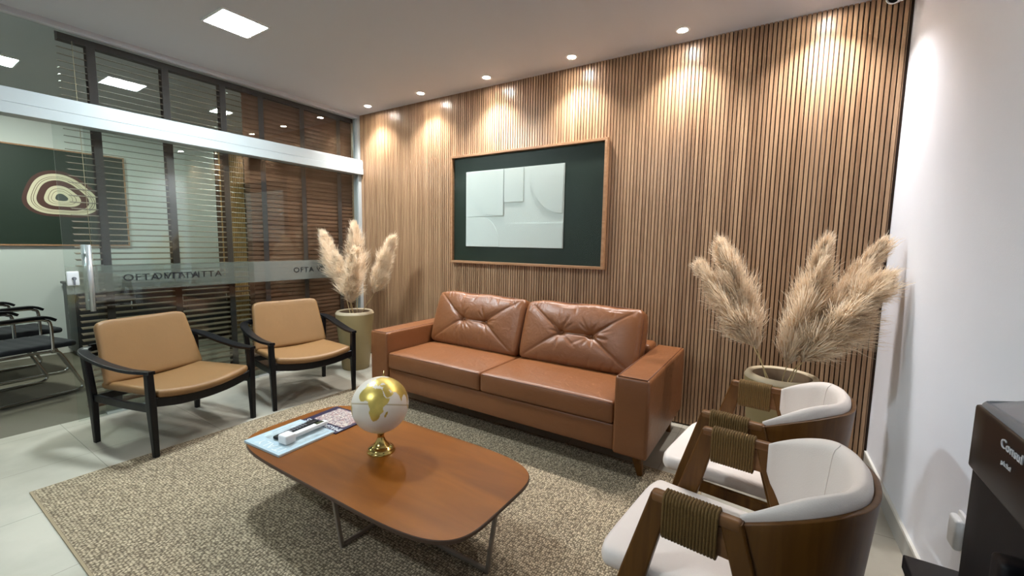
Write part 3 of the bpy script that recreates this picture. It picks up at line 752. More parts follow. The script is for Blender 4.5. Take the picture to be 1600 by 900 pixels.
# magazines and things on them
def rot_local(x, y, z, a): return Matrix.Translation((x, y, z)) @ Matrix.Rotation(a, 4, 'Z')
mg2 = thing('magazine', 'dark navy magazine with crowd photograph cover, under the pale one', 'magazine', (2.19, -1.885, TZ), math.radians(4), 'magazines on the coffee table')
MB().box((-0.15, -0.125, 0), (0.15, 0.125, 0.006)).build('cover', 'navy', mg2, bevel=0.0005)
MB().box((-0.11, -0.06, 0.006), (0.13, 0.11, 0.0066)).build('cover_picture', 'crowd', mg2)
text_obj('title', 'IMAGIC XPERS', 0.046, 'paper', mg2, frame_mat((0.145, -0.118, 0.0062), (-1, 0, 0), (0, -1, 0)) @ Matrix.Translation((0, -0.045, 0)), 0.0003, sx=0.93)
mg1 = thing('magazine', 'pale blue magazine at the table\'s left end under the devices', 'magazine', (2.195, -2.145, TZ + 0.0), math.radians(3), 'magazines on the coffee table')
MB().box((-0.142, -0.155, 0), (0.142, 0.145, 0.011)).build('cover', 'pale_blue', mg1, bevel=0.0005)
MB().box((-0.139, -0.152, 0.001), (0.143, 0.146, 0.0095)).build('pages', 'paper', mg1)
MB().box((-0.12, -0.08, 0.011), (0.12, 0.13, 0.0116)).build('cover_picture', mat('harbour_print', (170, 184, 190), 0.35, var=0.9, vscale=38, stretch=(1, 0.5, 1)), mg1)
text_obj('title', 'ITALY', 0.062, 'paper', mg1, frame_mat((0.12, -0.098, 0.0115), (-1, 0, 0), (0, -1, 0)), 0.0003, sx=1.25)
MB().box((-0.15, -0.15, 0), (0, 0, 0)) if False else None
rem = thing('remote_control', 'slim black remote control on the pale blue magazine', 'remote', (2.165, -2.08, TZ + 0.0118), math.radians(7))
MB().rbox((-0.021, -0.14, 0.0), (0.021, 0.10, 0.016), 0.006, (2, 4, 1)).build('body', 'black_plastic', rem)
km = MB()
for r in range(9):
    for c in range(3): km.rbox((-0.0145 + c * 0.011, -0.115 + r * 0.017, 0.0155), (-0.0075 + c * 0.011, -0.106 + r * 0.017, 0.018), 0.001, (1, 1, 1), 1)
km.build('keypad', 'grey_plastic', rem)
dev = thing('handheld_device', 'white handheld scanner with small display on the pale blue magazine', 'device', (2.245, -2.11, TZ + 0.0118), math.radians(5))
MB().rbox((-0.017, -0.06, 0.010), (0.017, 0.135, 0.032), 0.008, (3, 8, 2), 3).build('handle', 'white_plastic', dev)
MB().rbox((-0.030, -0.120, 0.0), (0.034, -0.062, 0.046), 0.010, (3, 3, 3), 3).build('head', 'white_plastic', dev)
MB().box((-0.011, 0.07, 0.0315), (0.011, 0.115, 0.0325)).build('display', 'screen', dev)
MB().rbox((-0.008, 0.118, 0.0), (0.008, 0.132, 0.012), 0.003, (1, 1, 1)).build('foot', 'white_plastic', dev)

# ------------------------------------------------------------------ black and tan lounge chairs
def lounge(label, loc, rz, feet):
    t = thing('lounge_chair', label, 'chair', loc, rz, 'tan lounge chairs along the glass')
    for sy in (-1, 1):
        MB().sweep([(0.292, sy * 0.325, feet[sy > 0]), (0.285, sy * 0.328, 0.30), (0.285, sy * 0.332, 0.522)], [(0.028, 0.030), (0.045, 0.040), (0.042, 0.036)], up=(0, 1, 0)).build('leg', 'black_wood', t, bevel=0.002)
        MB().sweep([(-0.292, sy * 0.318, 0), (-0.29, sy * 0.322, 0.30), (-0.305, sy * 0.338, 0.592)], [(0.028, 0.030), (0.048, 0.038), (0.045, 0.034)], up=(0, 1, 0)).build('leg', 'black_wood', t, bevel=0.002)
        pts = crv([(-0.345, sy * 0.29, 0.615), (-0.315, sy * 0.338, 0.606), (-0.22, sy * 0.362, 0.586), (-0.05, sy * 0.364, 0.552), (0.13, sy * 0.352, 0.532), (0.25, sy * 0.338, 0.531), (0.315, sy * 0.33, 0.534)], 6)
        N_ = len(pts)
        wh = [(0.040 + 0.022 * math.sin(PI * min(1, i / N_ * 1.1)), 0.020) for i in range(N_)]
        MB().sweep(pts, wh, up=(0, sy * -0.12, 1)).build('armrest', 'black_wood', t, bevel=0.003)
        MB().sweep([(-0.27, sy * 0.318, 0.30), (0.0, sy * 0.322, 0.297), (0.265, sy * 0.322, 0.305)], [(0.022, 0.045)] * 3).build('side_rail', 'black_wood', t)
    MB().sweep(crv([(0.285, -0.31, 0.345), (0.295, -0.17, 0.318), (0.298, 0, 0.308), (0.295, 0.17, 0.318), (0.285, 0.31, 0.345)], 5), (0.026, 0.055)).build('front_rail', 'black_wood', t)
    MB().sweep([(-0.27, -0.31, 0.295), (-0.27, 0.31, 0.295)], (0.024, 0.045)).build('back_rail', 'black_wood', t)
    MB().sweep(crv([(-0.345, -0.29, 0.612), (-0.365, -0.15, 0.612), (-0.372, 0, 0.612), (-0.365, 0.15, 0.612), (-0.345, 0.29, 0.612)], 4), (0.024, 0.045), up=(0, 0, 1)).build('crossbar', 'black_wood', t)
    def fs_(p, u):
        # seat dips in the middle, front edge bows forward
        p[0] += 0.035 * (1 - u[1] ** 2) * max(0, u[0]) ** 2
        p[2] += 0.030 * (abs(u[1]) ** 2) - 0.018 + 0.010 * u[0]
        p[1] *= 1 + 0.02 * u[0]
        p[2] += 0.006 * (1 - u[0] ** 2) * (1 - u[1] ** 2) * (1 if u[2] > 0 else 0)
        return p
    MB().rbox((-0.27, -0.295, 0.345), (0.305, 0.295, 0.398), 0.024, (14, 14, 1), 4, fn=fs_).build('seat', 'tan', t)
    def fb_(p, u):
        k = (u[2] + 1) / 2
        p[1] *= 1.02 - 0.10 * k
        p[0] += -0.02 * (1 - u[1] ** 2) + 0.01
        # rounded top corners
        if u[2] > 0: p[2] -= 0.030 * abs(u[1]) ** 10
        return p
    Tb = Matrix.Translation((-0.265, 0, 0.58)) @ Matrix.Rotation(math.radians(-19), 4, 'Y')
    MB().rbox((-0.026, -0.30, -0.212), (0.026, 0.30, 0.212), 0.025, (1, 18, 12), 4, fn=fb_, T=Tb).build('backrest', 'tan', t)
    return t
lounge('tan leather lounge chair with black arms, nearer the door handle', (0.77, -2.13, 0), math.radians(13.5), (0.0095, 0.0))
lounge('tan leather lounge chair with black arms, beside the corner planter', (0.745, -1.217, 0), math.radians(-9.5), (0.0, 0.0095))

# ------------------------------------------------------------------ walnut and cream armchairs
def armchair_proto():
    t = thing('armchair', 'x', 'chair', (0, 0, 0), 0, 'cream and walnut armchairs by the white wall')
    HWD = 0.252
    for sy in (-1, 1):
        Y = sy * (HWD - 0.003)
        MB().sweep([(0.275, Y, 0), (0.15, Y, 0.44), (0.083, Y, 0.690)], [(0.026, 0.036), (0.030, 0.066), (0.030, 0.052)], up=(1, 0, 0)).build('leg', 'walnut', t, bevel=0.003)
        MB().sweep([(-0.285, Y, 0), (-0.152, Y, 0.44), (-0.080, Y, 0.690)], [(0.026, 0.034), (0.030, 0.050), (0.030, 0.050)], up=(1, 0, 0)).build('leg', 'walnut', t, bevel=0.003)
        arm = MB().rbox((-0.103, Y - 0.0165, 0.672), (0.109, Y + 0.0165, 0.700), 0.010, (6, 2, 1), 3).box((-0.09, Y - 0.012, 0.60), (0.08, Y + 0.012, 0.672)).build('armrest', 'walnut_x', t)
        rp = MB()
        for k in range(17):
            xx = 0.072 - k * 0.0077
            a, b, z0, z1 = Y - 0.0215, Y + 0.0215, 0.590, 0.7035
            rp.tube([(xx, a, z0 + 0.012), (xx, a, z1 - 0.012), (xx, a + 0.008, z1), (xx, b - 0.008, z1), (xx, b, z1 - 0.012), (xx, b, z0 + 0.012), (xx, b - 0.008, z0), (xx, a + 0.008, z0), (xx, a, z0 + 0.012)], 0.0042, 7, caps=False)
        rp.build('rope_wrap', 'rope', arm)
    # bent plywood shell round the back
    plan = []
    x_s, D, ex = -0.09, 0.250, 2.3
    for k in range(0, 121):
        th = -PI / 2 + PI * k / 120; c, s = math.cos(th), math.sin(th)
        plan.append((x_s - D * abs(c) ** (2 / ex), HWD * math.copysign(abs(s) ** (2 / ex), s)))
    plan = [(-0.075, -HWD)] + plan + [(-0.075, HWD)]
    acc = [0]
    for i in range(1, len(plan)): acc.append(acc[-1] + math.hypot(plan[i][0] - plan[i - 1][0], plan[i][1] - plan[i - 1][1]))
    def at(u):
        L = u * acc[-1]
        for i in range(1, len(plan)):
            if acc[i] >= L:
                f = (L - acc[i - 1]) / max(1e-9, acc[i] - acc[i - 1]); a, b = plan[i - 1], plan[i]
                return Vector((a[0] + (b[0] - a[0]) * f, a[1] + (b[1] - a[1]) * f))
        return Vector(plan[-1])
    def nrm(u):
        a, b = at(max(0, u - 0.012)), at(min(1, u + 0.012)); d = (b - a).normalized(); return Vector((-d[1], d[0]))   # outward
    def sst(x): x = max(0, min(1, x)); return x * x * (3 - 2 * x)
    def top(u): k = 1 - abs(2 * u - 1); return 0.690 + 0.070 * math.sin(max(0, min(1, (k - 0.05) / 0.6)) * PI / 2)
    def ptop(u): k = 1 - abs(2 * u - 1); return 0.692 + 0.095 * math.sin(min(1, k / 0.55) * PI / 2)
    def bot(u): k = 1 - abs(2 * u - 1); return 0.60 - 0.165 * sst(k / 0.3)
    def P(u, v, sd, off0=0.0, th=0.014, b=bot, tp=top):
        z = b(u) + (tp(u) - b(u)) * v
        q = at(u); n_ = nrm(u); k = 1 - abs(2 * u - 1)
        lean = (z - 0.60) * 0.08 * sst(k / 0.5)
        q = q + n_ * (off0 - (th if sd else 0)) + Vector((-lean, 0))
        return (q[0], q[1], z)
    MB().sheet(lambda u, v, s: P(u, v, s), 64, 8).build('back_shell', 'walnut', t, bevel=0.002)
    # upholstered lining, thick at the back and tapering to the rope wraps
    def Q(u, v, sd):
        a0 = 0.022; uu = a0 + (1 - 2 * a0) * u
        k = 1 - abs(2 * u - 1); th = 0.010 + 0.034 * sst(k / 0.35)
        zb = bot(uu) + 0.02 * sst(k / 0.3) + (0.02 if k < 0.02 else 0); zt = ptop(uu)
        edge = min(v, 1 - v); rnd_ = math.sqrt(max(0, 1 - (1 - min(1, edge / 0.12)) ** 2)) 
        mid = 0.5
        thv = th * (0.25 + 0.75 * rnd_)
        z = zb + (zt - zb) * v
        q = at(uu); n_ = nrm(uu); kk = 1 - abs(2 * uu - 1)
        lean = (z - 0.60) * 0.08 * sst(kk / 0.5)
        inner = -0.0145 - (th / 2 + thv / 2 if sd else th / 2 - thv / 2)
        q = q + n_ * inner + Vector((-lean, 0))
        return (q[0], q[1], z)
    pd = MB().sheet(Q, 64, 24).build('back_cushion', 'cream', t)
    for us in (0.27, 0.73): MB().tube([Q(us, v / 24, 1) for v in range(25)], 0.002, 6).build('seam', 'cream', pd)
    def f(p, u):
        p[1] *= 1 - 0.10 * ((1 - u[0]) / 2) ** 0.7
        p[2] += 0.008 * (1 - u[0] ** 2) * (1 - u[1] ** 2) * (u[2] > 0)
        # rounded plan corners
        p[0] -= (0.030 if u[0] > 0 else -0.09) * abs(u[1]) ** (8 if u[0] > 0 else 3) * abs(u[0]) ** 4 
        return p
    MB().rbox((-0.265, -0.247, 0.405), (0.270, 0.247, 0.462), 0.026, (14, 12, 1), 4, fn=f).build('seat', 'cream', t)
    MB().box((-0.26, -0.245, 0.365), (0.19, -0.225, 0.404)).box((-0.26, 0.225, 0.365), (0.19, 0.245, 0.404)).box((0.17, -0.225, 0.365), (0.19, 0.225, 0.404)).box((-0.26, -0.225, 0.365), (-0.24, 0.225, 0.404)).build('seat_frame', 'walnut', t)
    return t
ch = armchair_proto()
ch.location = (4.125, -1.968, 0); ch.rotation_euler = (0, 0, math.radians(174.4)); ch['label'] = 'cream and walnut armchair with rope-wrapped arms, nearest the viewer'
ch2 = copy_tree(ch)
ch2.location = (4.150, -1.312, 0); ch2.rotation_euler = (0, 0, math.radians(173.2)); ch2['label'] = 'cream and walnut armchair with rope-wrapped arms, farther one by the planter'

# ------------------------------------------------------------------ planters and pampas grass
def planter_proto():
    t = thing('planter', 'x', 'planter', (0, 0, 0), 0, 'tall conical planters')
    prof = [(0.130, 0), (0.136, 0.004), (0.190, 0.575), (0.1905, 0.580), (0.176, 0.602), (0.160, 0.606), (0.150, 0.602), (0.146, 0.53)]
    MB().lathe([(0.0001, 0.0)] + prof[:4], 64, cap=False).build('body', 'planter', t)
    MB().lathe([(0.1905, 0.579), (0.1905, 0.584), (0.178, 0.603), (0.168, 0.607), (0.155, 0.604), (0.148, 0.596), (0.144, 0.50)], 64, mis=[0, 0, 0, 0, 0, 1], cap=False).build('rim', ['rim', 'pot_inside'], t)
    MB().lathe([(0.0001, 0.515), (0.08, 0.518), (0.145, 0.512)], 40).build('soil', 'soil', t)
    return t
pl1 = planter_proto(); pl1.location = (0.50, -0.475, 0); pl1['label'] = 'tall beige planter with pampas grass in the corner by the glass'
PLR = (4.275, -0.43)
pl2 = copy_tree(pl1); pl2.location = (PLR[0], PLR[1], 0); pl2['label'] = 'tall beige planter with pampas grass behind the armchairs'

def plume(base, start, tip, width, seed, label, group, n=9500, curl=None):
    """pampas stem: base in the pot, plume from start to tip"""
    rnd = random.Random(seed)
    t = thing('pampas_stem', label, 'dried grass', base, 0, group)
    B = Vector(base); S = Vector(start) - B; Tp = Vector(tip) - B
    d = (Tp - S); L = d.length
    bend = Vector(curl) if curl else Vector((0, 0, 0))
    axis_ = crv([(0, 0, 0), S * 0.5 + Vector((0, 0, 0.01)), S, S + d * 0.5 + bend, Tp], 8)
    MB().tube(axis_[:24], [0.0035 - 0.0012 * i / 24 for i in range(24)], 7).build('stem', 'stem', t)
    pa = axis_[16:]
    def ax(s):
        q = s * (len(pa) - 1); i = min(int(q), len(pa) - 2); f = q - i; return pa[i].lerp(pa[i + 1], f), (pa[i + 1] - pa[i]).normalized()
    vs = []; fs = []
    for k in range(n):
        s = rnd.random() ** 0.8 * 0.97
        p, dr = ax(s)
        ang = rnd.uniform(0, 2 * PI); a = dr.orthogonal().normalized(); b = dr.cross(a); rad = a * math.cos(ang) + b * math.sin(ang)
        env = width * min(1, (s + 0.05) / 0.28) ** 0.6 * (1 - s) ** 0.55 * 1.05
        # tufts: neighbouring strands share a lean so that the outline breaks up
        tn = noise.noise(Vector((math.cos(ang) * 1.1, math.sin(ang) * 1.1 + s * 2, s * 8 + seed * 3.7)))
        tuft = 0.78 + 0.75 * tn
        reach = env * tuft * rnd.uniform(0.35, 1.12)
        along = L * rnd.uniform(0.08, 0.20) * (1.25 - 0.45 * s) * (0.8 + 0.5 * tn)
        start_ = p + rad * 0.003
        mid = p + rad * reach * 0.66 + dr * along * 0.45
        j3 = lambda q: Vector([rnd.uniform(-1, 1) * q for _ in range(3)])
        end = p + rad * reach * rnd.uniform(0.85, 1.1) + dr * along * rnd.uniform(0.8, 1.25) + Vector((0, 0, -0.014 * rnd.random())) + j3(0.009)
        end2 = end + (end - mid) * 0.35 + j3(0.009) + Vector((0, 0, -0.012 * rnd.random()))
        w = rnd.uniform(0.0009, 0.0022); sd = dr.cross(rad).normalized(); sd = (sd * rnd.uniform(0.3, 1) + rad * rnd.uniform(-0.8, 0.8) + dr * rnd.uniform(-0.4, 0.4)).normalized()
        i0 = len(vs)
        for q, ww in ((start_, w * 0.9), (mid, w), (end, w * 0.7), (end2, w * 0.12)): vs.append(q - sd * ww); vs.append(q + sd * ww)
        for j in range(3): fs.append((i0 + 2 * j, i0 + 2 * j + 1, i0 + 2 * j + 3, i0 + 2 * j + 2))
    m = MB(); m.add(vs, fs, 0, True); m.build('plume', 'plume', t, norm=False)
    return t
G1 = 'pampas stems in the corner planter'; G2 = 'pampas stems in the planter by the white wall'
x0, y0 = 0.50, -0.475
plume((x0 - 0.03, y0 - 0.02, 0.515), (x0 - 0.12, y0 - 0.04, 0.83), (x0 - 0.43, y0 - 0.05, 1.385), 0.150, 1, 'left-leaning cream pampas plume in the corner planter', G1)
plume((x0 - 0.01, y0 + 0.03, 0.515), (x0 + 0.0, y0 + 0.05, 0.86), (x0 - 0.03, y0 + 0.04, 1.47), 0.150, 2, 'tallest upright pampas plume in the corner planter', G1)
plume((x0 + 0.02, y0 - 0.03, 0.515), (x0 + 0.07, y0 - 0.10, 0.70), (x0 + 0.22, y0 - 0.14, 1.21), 0.155, 3, 'short front pampas plume drooping over the corner planter', G1, curl=(0.02, -0.02, 0.02))
plume((x0 + 0.04, y0 + 0.01, 0.515), (x0 + 0.24, y0 + 0.05, 0.80), (x0 + 0.47, y0 + 0.08, 1.335), 0.135, 4, 'right-leaning pampas plume against the slat wall', G1)
plume((x0 + 0.0, y0 + 0.0, 0.515), (x0 - 0.03, y0 - 0.05, 0.80), (x0 - 0.12, y0 - 0.12, 1.18), 0.13, 5, 'small pampas plume in the middle of the corner planter', G1)
X, Y = PLR
plume((X - 0.06, Y - 0.02, 0.515), (X - 0.13, Y - 0.04, 0.74), (X - 0.35, Y - 0.02, 1.325), 0.155, 11, 'pampas plume leaning left with pointed tip, behind the armchairs', G2)
plume((X - 0.04, Y - 0.03, 0.515), (X - 0.15, Y - 0.08, 0.76), (X - 0.45, Y - 0.05, 1.20), 0.135, 12, 'lowest left pampas plume, curling outward beside the sofa end', G2)
plume((X + 0.0, Y + 0.01, 0.515), (X + 0.02, Y - 0.02, 0.66), (X + 0.15, Y - 0.02, 1.325), 0.145, 13, 'upright middle pampas plume behind the armchairs', G2)
plume((X + 0.02, Y + 0.04, 0.515), (X + 0.10, Y + 0.02, 0.74), (X + 0.375, Y + 0.05, 1.33), 0.125, 14, 'rear right pampas plume pointing up at the corner', G2)
plume((X + 0.03, Y - 0.02, 0.515), (X + 0.09, Y - 0.04, 0.70), (X + 0.385, Y - 0.10, 1.18), 0.18, 15, 'front right pampas plume spreading towards the white wall', G2, n=12000)

# ------------------------------------------------------------------ wooden blinds behind the glass
def blind(y0, y1, tilt_deg, tapes, label, cord_y):
    t = thing('wooden_blind', label, 'blind', (-0.085, (y0 + y1) / 2, 0), 0, 'brown wooden blinds behind the glass partition')
    oy = (y0 + y1) / 2; a = y0 - oy; b = y1 - oy
    MB().box((-0.03, a, H - 0.075), (0.03, b, H - 0.001)).build('headrail', 'tape', t)
    m = MB(); z = 0.10; pitch_ = 0.046 if tilt_deg < 45 else 0.0425; c, s = math.cos(math.radians(tilt_deg)), math.sin(math.radians(tilt_deg))
    while z < H - 0.09:
        hw_ = 0.025; th = 0.0014
        vs = []
        for yy in (a, b):
            for k in range(5):
                q = -hw_ + 2 * hw_ * k / 4; h_ = 0.002 * (1 - (q / hw_) ** 2)
                vs.append((q * c + h_ * s, yy, z - q * s + h_ * c + th)); vs.append((q * c + h_ * s, yy, z - q * s + h_ * c - th))
        fs = []
        for k in range(4):
            fs.append((2 * k, 2 * k + 2, 10 + 2 * k + 2, 10 + 2 * k)); fs.append((2 * k + 1, 10 + 2 * k + 1, 10 + 2 * k + 3, 2 * k + 3))
        fs += [(0, 10, 11, 1), (8, 9, 19, 18)] + [(2 * k, 2 * k + 1, 2 * k + 3, 2 * k + 2) for k in range(4)] + [(10 + 2 * k, 12 + 2 * k, 13 + 2 * k, 11 + 2 * k) for k in range(4)]
        m.add(vs, fs, 0, False); z += pitch_
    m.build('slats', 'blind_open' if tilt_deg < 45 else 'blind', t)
    MB().box((-0.027, a, 0.045), (0.027, b, 0.065)).build('bottom_rail', 'blind', t)
    for ty in tapes:
        y_ = ty - oy; MB().box((0.0285, y_ - 0.024, 0.05), (0.0295, y_ + 0.024, H - 0.07)).box((-0.0295, y_ - 0.024, 0.05), (-0.0285, y_ + 0.024, H - 0.07)).build('ladder_tape', 'tape', t)
    if cord_y is not None:
        MB().tube([(0.034, cord_y - oy, H - 0.07), (0.034, cord_y - oy + 0.01, 1.2)], 0.002, 6).rbox((0.029, cord_y - oy + 0.004, 1.15), (0.039, cord_y - oy + 0.016, 1.2), 0.003, (1, 1, 1)).build('cord', 'rim', t)
blind(-2.40, -1.222, 10, (-2.235, -1.80, -1.385), 'brown wooden blind with open slats behind the sliding door', -2.33)
blind(-1.218, -0.035, 74, (-1.06, -0.65, -0.225), 'brown wooden blind with closed slats, nearest the slat wall', -0.06)

# ------------------------------------------------------------------ inside the office
art = thing('wall_art', 'dark green picture with brown and cream stone rings on office wall', 'picture', (XL + 0.001, -1.92, 1.75))
MB().box((0, -0.515, -0.515), (0.025, 0.515, 0.515)).build('board', 'green', art)
fm = MB()
for a, b in (((0, -0.53, -0.53), (0.035, 0.53, -0.515)), ((0, -0.53, 0.515), (0.035, 0.53, 0.53)), ((0, -0.53, -0.515), (0.035, -0.515, 0.515)), ((0, 0.515, -0.515), (0.035, 0.53, 0.515))): fm.box(a, b)
fm.build('frame', 'oak_frame', art)
cy_, cz_ = -0.035, 0.0
def blob(r, k): 
    pts = []
    for i in range(72):
        t_ = 2 * PI * i / 72
        rr = r * (1 + 0.10 * math.cos(t_ - 0.9) + 0.10 * math.cos(3 * t_ + 1.2) + 0.03 * math.cos(2 * t_ + k))
        pts.append((cy_ + rr * math.cos(t_) * 1.08, cz_ + rr * math.sin(t_) * 0.88))
    return pts
lay = [(0.290, 'brown_stone'), (0.255, 'cream_print'), (0.226, 'brown_stone'), (0.222, 'cream_print'), (0.210, 'brown_stone'), (0.206, 'cream_print'), (0.186, 'brown_stone'), (0.130, 'cream_print'), (0.100, 'brown_stone'), (0.096, 'cream_print'), (0.076, 'brown_stone'), (0.073, 'cream_print'), (0.045, 'slate_print')]
for i, (r, mm) in enumerate(lay):
    pts = blob(r, 1.0); x_a, x_b = 0.025 + 0.0008 * i, 0.025 + 0.0008 * (i + 1)
    n_ = len(pts); vs = [(x_a, p[0], p[1]) for p in pts] + [(x_b, p[0], p[1]) for p in pts]
    MB().add(vs, [tuple(reversed(range(n_))), tuple(range(n_, 2 * n_))] + [(k, (k + 1) % n_, (k + 1) % n_ + n_, k + n_) for k in range(n_)], 0, False).build('stone_ring', mm, art)

def office_chair(label, loc, rz):
    t = thing('visitor_chair', label, 'chair', loc, rz, 'black chairs in the office')
    for sy in (-1, 1):
        Y_ = sy * 0.27
        MB().tube(crv([(-0.30, Y_, 0.014), (0.10, Y_, 0.014), (0.235, Y_, 0.014), (0.275, Y_, 0.05), (0.245, Y_, 0.13), (0.16, Y_, 0.33), (0.12, Y_, 0.375), (0.04, Y_, 0.385), (-0.28, Y_, 0.385)], 5), 0.0125, 10).build('sled_leg', 'chrome', t)
        MB().tube(crv([(0.10, Y_ + sy * 0.012, 0.37), (0.10, Y_ + sy * 0.012, 0.60), (0.07, Y_ + sy * 0.012, 0.645), (0.0, Y_ + sy * 0.012, 0.655), (-0.26, Y_ + sy * 0.012, 0.65)], 5), 0.0115, 10).build('arm_tube', 'chrome', t)
        MB().sweep(crv([(-0.24, Y_ + sy * 0.012, 0.668), (0.0, Y_ + sy * 0.012, 0.674), (0.08, Y_ + sy * 0.012, 0.668), (0.13, Y_ + sy * 0.012, 0.640)], 5), (0.045, 0.022)).build('armrest', 'black_plastic', t)
    MB().tube([(-0.28, -0.27, 0.014), (-0.28, 0.27, 0.014)], 0.0125, 10).build('cross_tube', 'chrome', t)
    def f(p, u):
        p[2] += 0.004 * abs(math.sin(p[0] * 36)) * (u[2] > 0) ; return p
    MB().rbox((-0.27, -0.255, 0.395), (0.27, 0.255, 0.445), 0.022, (40, 6, 1), 3, fn=f).build('seat', 'black_fabric', t)
    Tb = Matrix.Translation((-0.30, 0, 0.64)) @ Matrix.Rotation(math.radians(-14), 4, 'Y')
    MB().rbox((-0.02, -0.25, -0.21), (0.02, 0.25, 0.21), 0.018, (1, 6, 30), 3, T=Tb).build('backrest', 'black_fabric', t)
    return t
oa = office_chair('black padded visitor chair with chrome sled base, nearest the glass', (-1.02, -2.60, 0), math.radians(103))
ob = office_chair('black padded visitor chair with chrome sled base, nearer the office wall', (-1.83, -2.52, 0), math.radians(100))
cb = thing('office_cabinet', 'low black cabinet along the office wall below the green picture', 'cabinet', (-2.35, -1.25, 0))
MB().rbox((-0.22, -0.76, 0.06), (0.22, 0.76, 0.80), 0.004, (1, 1, 1), 1).build('body', 'cabinet', cb)
MB().rbox((-0.235, -0.775, 0.80), (0.235, 0.775, 0.825), 0.004, (1, 1, 1), 1).build('top', 'cabinet', cb)
MB().box((-0.19, -0.73, 0), (0.19, 0.73, 0.06)).build('plinth', 'black_plastic', cb)
for k in range(3):
    dr = MB().rbox((0.2205, -0.75 + 0.5 * k, 0.07), (0.236, -0.26 + 0.5 * k, 0.79), 0.003, (1, 1, 1), 1).build('door', 'cabinet', cb)
    MB().tube([(0.244, -0.30 + 0.5 * k, 0.5), (0.244, -0.30 + 0.5 * k, 0.62)], 0.005, 8).build('handle', 'steel', dr)
for k, (yy, hh_, c) in enumerate(((-1.80, 0.10, 'brown_stone'), (-1.35, 0.05, 'paper'), (-1.0, 0.14, 'paper'))):
    o = MB().rbox((-0.13, -0.11, 0), (0.13, 0.11, hh_), 0.004, (1, 1, 1), 1).box((-0.12, -0.10, hh_ - 0.001), (0.10, 0.10, hh_ + 0.006)).build('storage_box', c)
    o.location = (-2.33, yy, 0.8255)
    tag(o, ('brown box on the black office cabinet, at its left end', 'flat white box on the black office cabinet, middle', 'tall white box on the black office cabinet, right side')[k], 'box', 'boxes on the office cabinet')

# ------------------------------------------------------------------ water dispenser on a black stand, socket, security camera
def wallx(y): return W + 0.006 - SKEW * y
st = thing('side_stand', 'black low stand under the water dispenser against white wall', 'stand', (4.63, -2.63, 0))
SZ = 0.752
sx1 = wallx(-2.25) - 0.012 - 4.63
MB().rbox((-0.16, -0.38, SZ - 0.028), (sx1, 0.38, SZ), 0.003, (1, 1, 1), 1).build('top', 'black_plastic', st)
MB().box((-0.155, -0.375, 0.06), (sx1 - 0.01, 0.375, SZ - 0.028)).build('body', 'black_plastic', st)
MB().box((-0.13, -0.36, 0), (sx1 - 0.02, 0.36, 0.06)).build('plinth', 'black_plastic', st)
MB().rbox((-0.168, -0.36, 0.08), (-0.156, 0.36, SZ - 0.045), 0.003, (1, 1, 1), 1).build('door', 'black_plastic', st)
wd = thing('water_dispenser', 'black countertop water dispenser with grey top at the right edge', 'water dispenser', (4.47, -2.655, SZ))
HB = 0.362
def fwd_(p, u):
    if u[2] > 0.5: p[2] += 0.030 * (1 - (1 - (u[0] + 1) / 2) ** 2) + 0.006 * (1 - u[1] ** 2)
    if u[2] > 0.9 and u[0] < -0.8: p[2] -= 0.004
    return p
MB().rbox((0.0, -0.155, 0.0), (0.28, 0.155, HB), 0.012, (8, 8, 12), 4, fn=lambda p, u: p).build('body', 'black_plastic', wd)
MB().rbox((0.000, -0.156, HB - 0.004), (0.282, 0.156, HB + 0.020), 0.010, (10, 10, 1), 4, fn=fwd_).build('lid', 'grey_plastic', wd)
MB().rbox((-0.003, -0.1545, HB - 0.072), (0.02, 0.1545, HB + 0.014), 0.004, (1, 8, 2), 2).build('front_panel', 'brown_plastic', wd)
MB().rbox((-0.022, -0.075, 0.20), (0.01, -0.045, 0.26), 0.006).build('tap', 'black_plastic', wd)
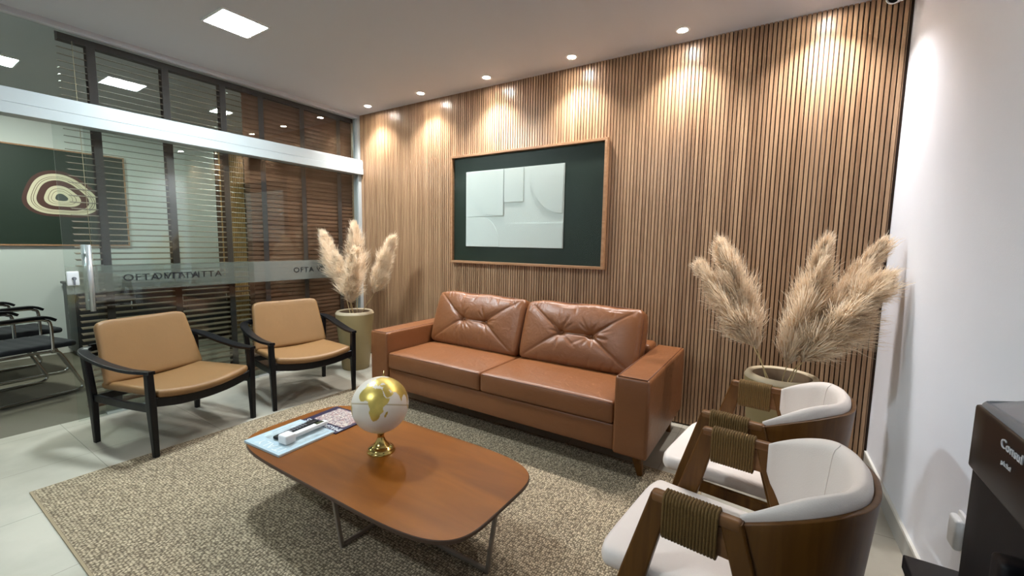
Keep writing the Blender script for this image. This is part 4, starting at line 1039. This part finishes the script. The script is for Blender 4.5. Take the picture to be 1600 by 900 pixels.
MB().rbox((-0.022, -0.03, 0.20), (0.01, 0.0, 0.26), 0.006).build('tap', 'black_plastic', wd)
MB().rbox((-0.04, -0.10, 0.0), (0.01, 0.10, 0.025), 0.006).build('drip_tray', 'black_plastic', wd)
text_obj('brand_lettering', 'Consul', 0.0150, 'logo', wd, frame_mat((-0.0048, 0.062, HB - 0.008), (0, -1, 0), (0, 0, 1)), 0.0006, sx=1.25)
text_obj('brand_lettering', 'gela.fácil', 0.0075, 'logo', wd, frame_mat((-0.0048, 0.056, HB - 0.026), (0, -1, 0), (0, 0, 1)), 0.0003)
MB().box((0.12, -0.06, HB + 0.050), (0.17, 0.02, HB + 0.0515)).build('indicator_strip', 'logo', wd)

ys = -1.415
so = thing('wall_socket', 'white wall socket with bulging clear cover near baseboard', 'socket', (wallx(ys) - 0.001, ys, 0.42), math.atan(SKEW))
MB().rbox((-0.010, -0.04, -0.06), (0.0, 0.04, 0.06), 0.003, (1, 1, 1), 2).build('face_plate', 'white_plastic', so)
def fd(p, u):
    p[0] -= 0.0; return p
MB().rbox((-0.034, -0.033, -0.052), (-0.010, 0.033, 0.052), 0.0118, (2, 3, 4), 4).build('cover', 'white_plastic', so)

cc = thing('security_camera', 'small white bullet security camera under the ceiling in the right corner', 'camera', (4.655, -0.16, H))
MB().lathe([(0.035, 0), (0.035, -0.012), (0.03, -0.016), (0.010, -0.018), (0.010, -0.045)], 24).build('mount', 'white_plastic', cc)
dirv = Vector((-0.45, -0.8, -0.40)).normalized()
ctr = Vector((0, 0, -0.068))
q = dirv.to_track_quat('Z', 'Y').to_matrix().to_4x4(); q.translation = ctr
MB().lathe([(0.0001, -0.06), (0.026, -0.058), (0.034, -0.048), (0.036, 0.05), (0.034, 0.056), (0.030, 0.054), (0.029, 0.045)], 32, T=q).build('housing', 'white_plastic', cc)
MB().lathe([(0.0001, 0.046), (0.0295, 0.046)], 32, T=q).lathe([(0.0001, 0.052), (0.008, 0.050), (0.010, 0.046)], 20, T=q).build('lens', 'black_plastic', cc)
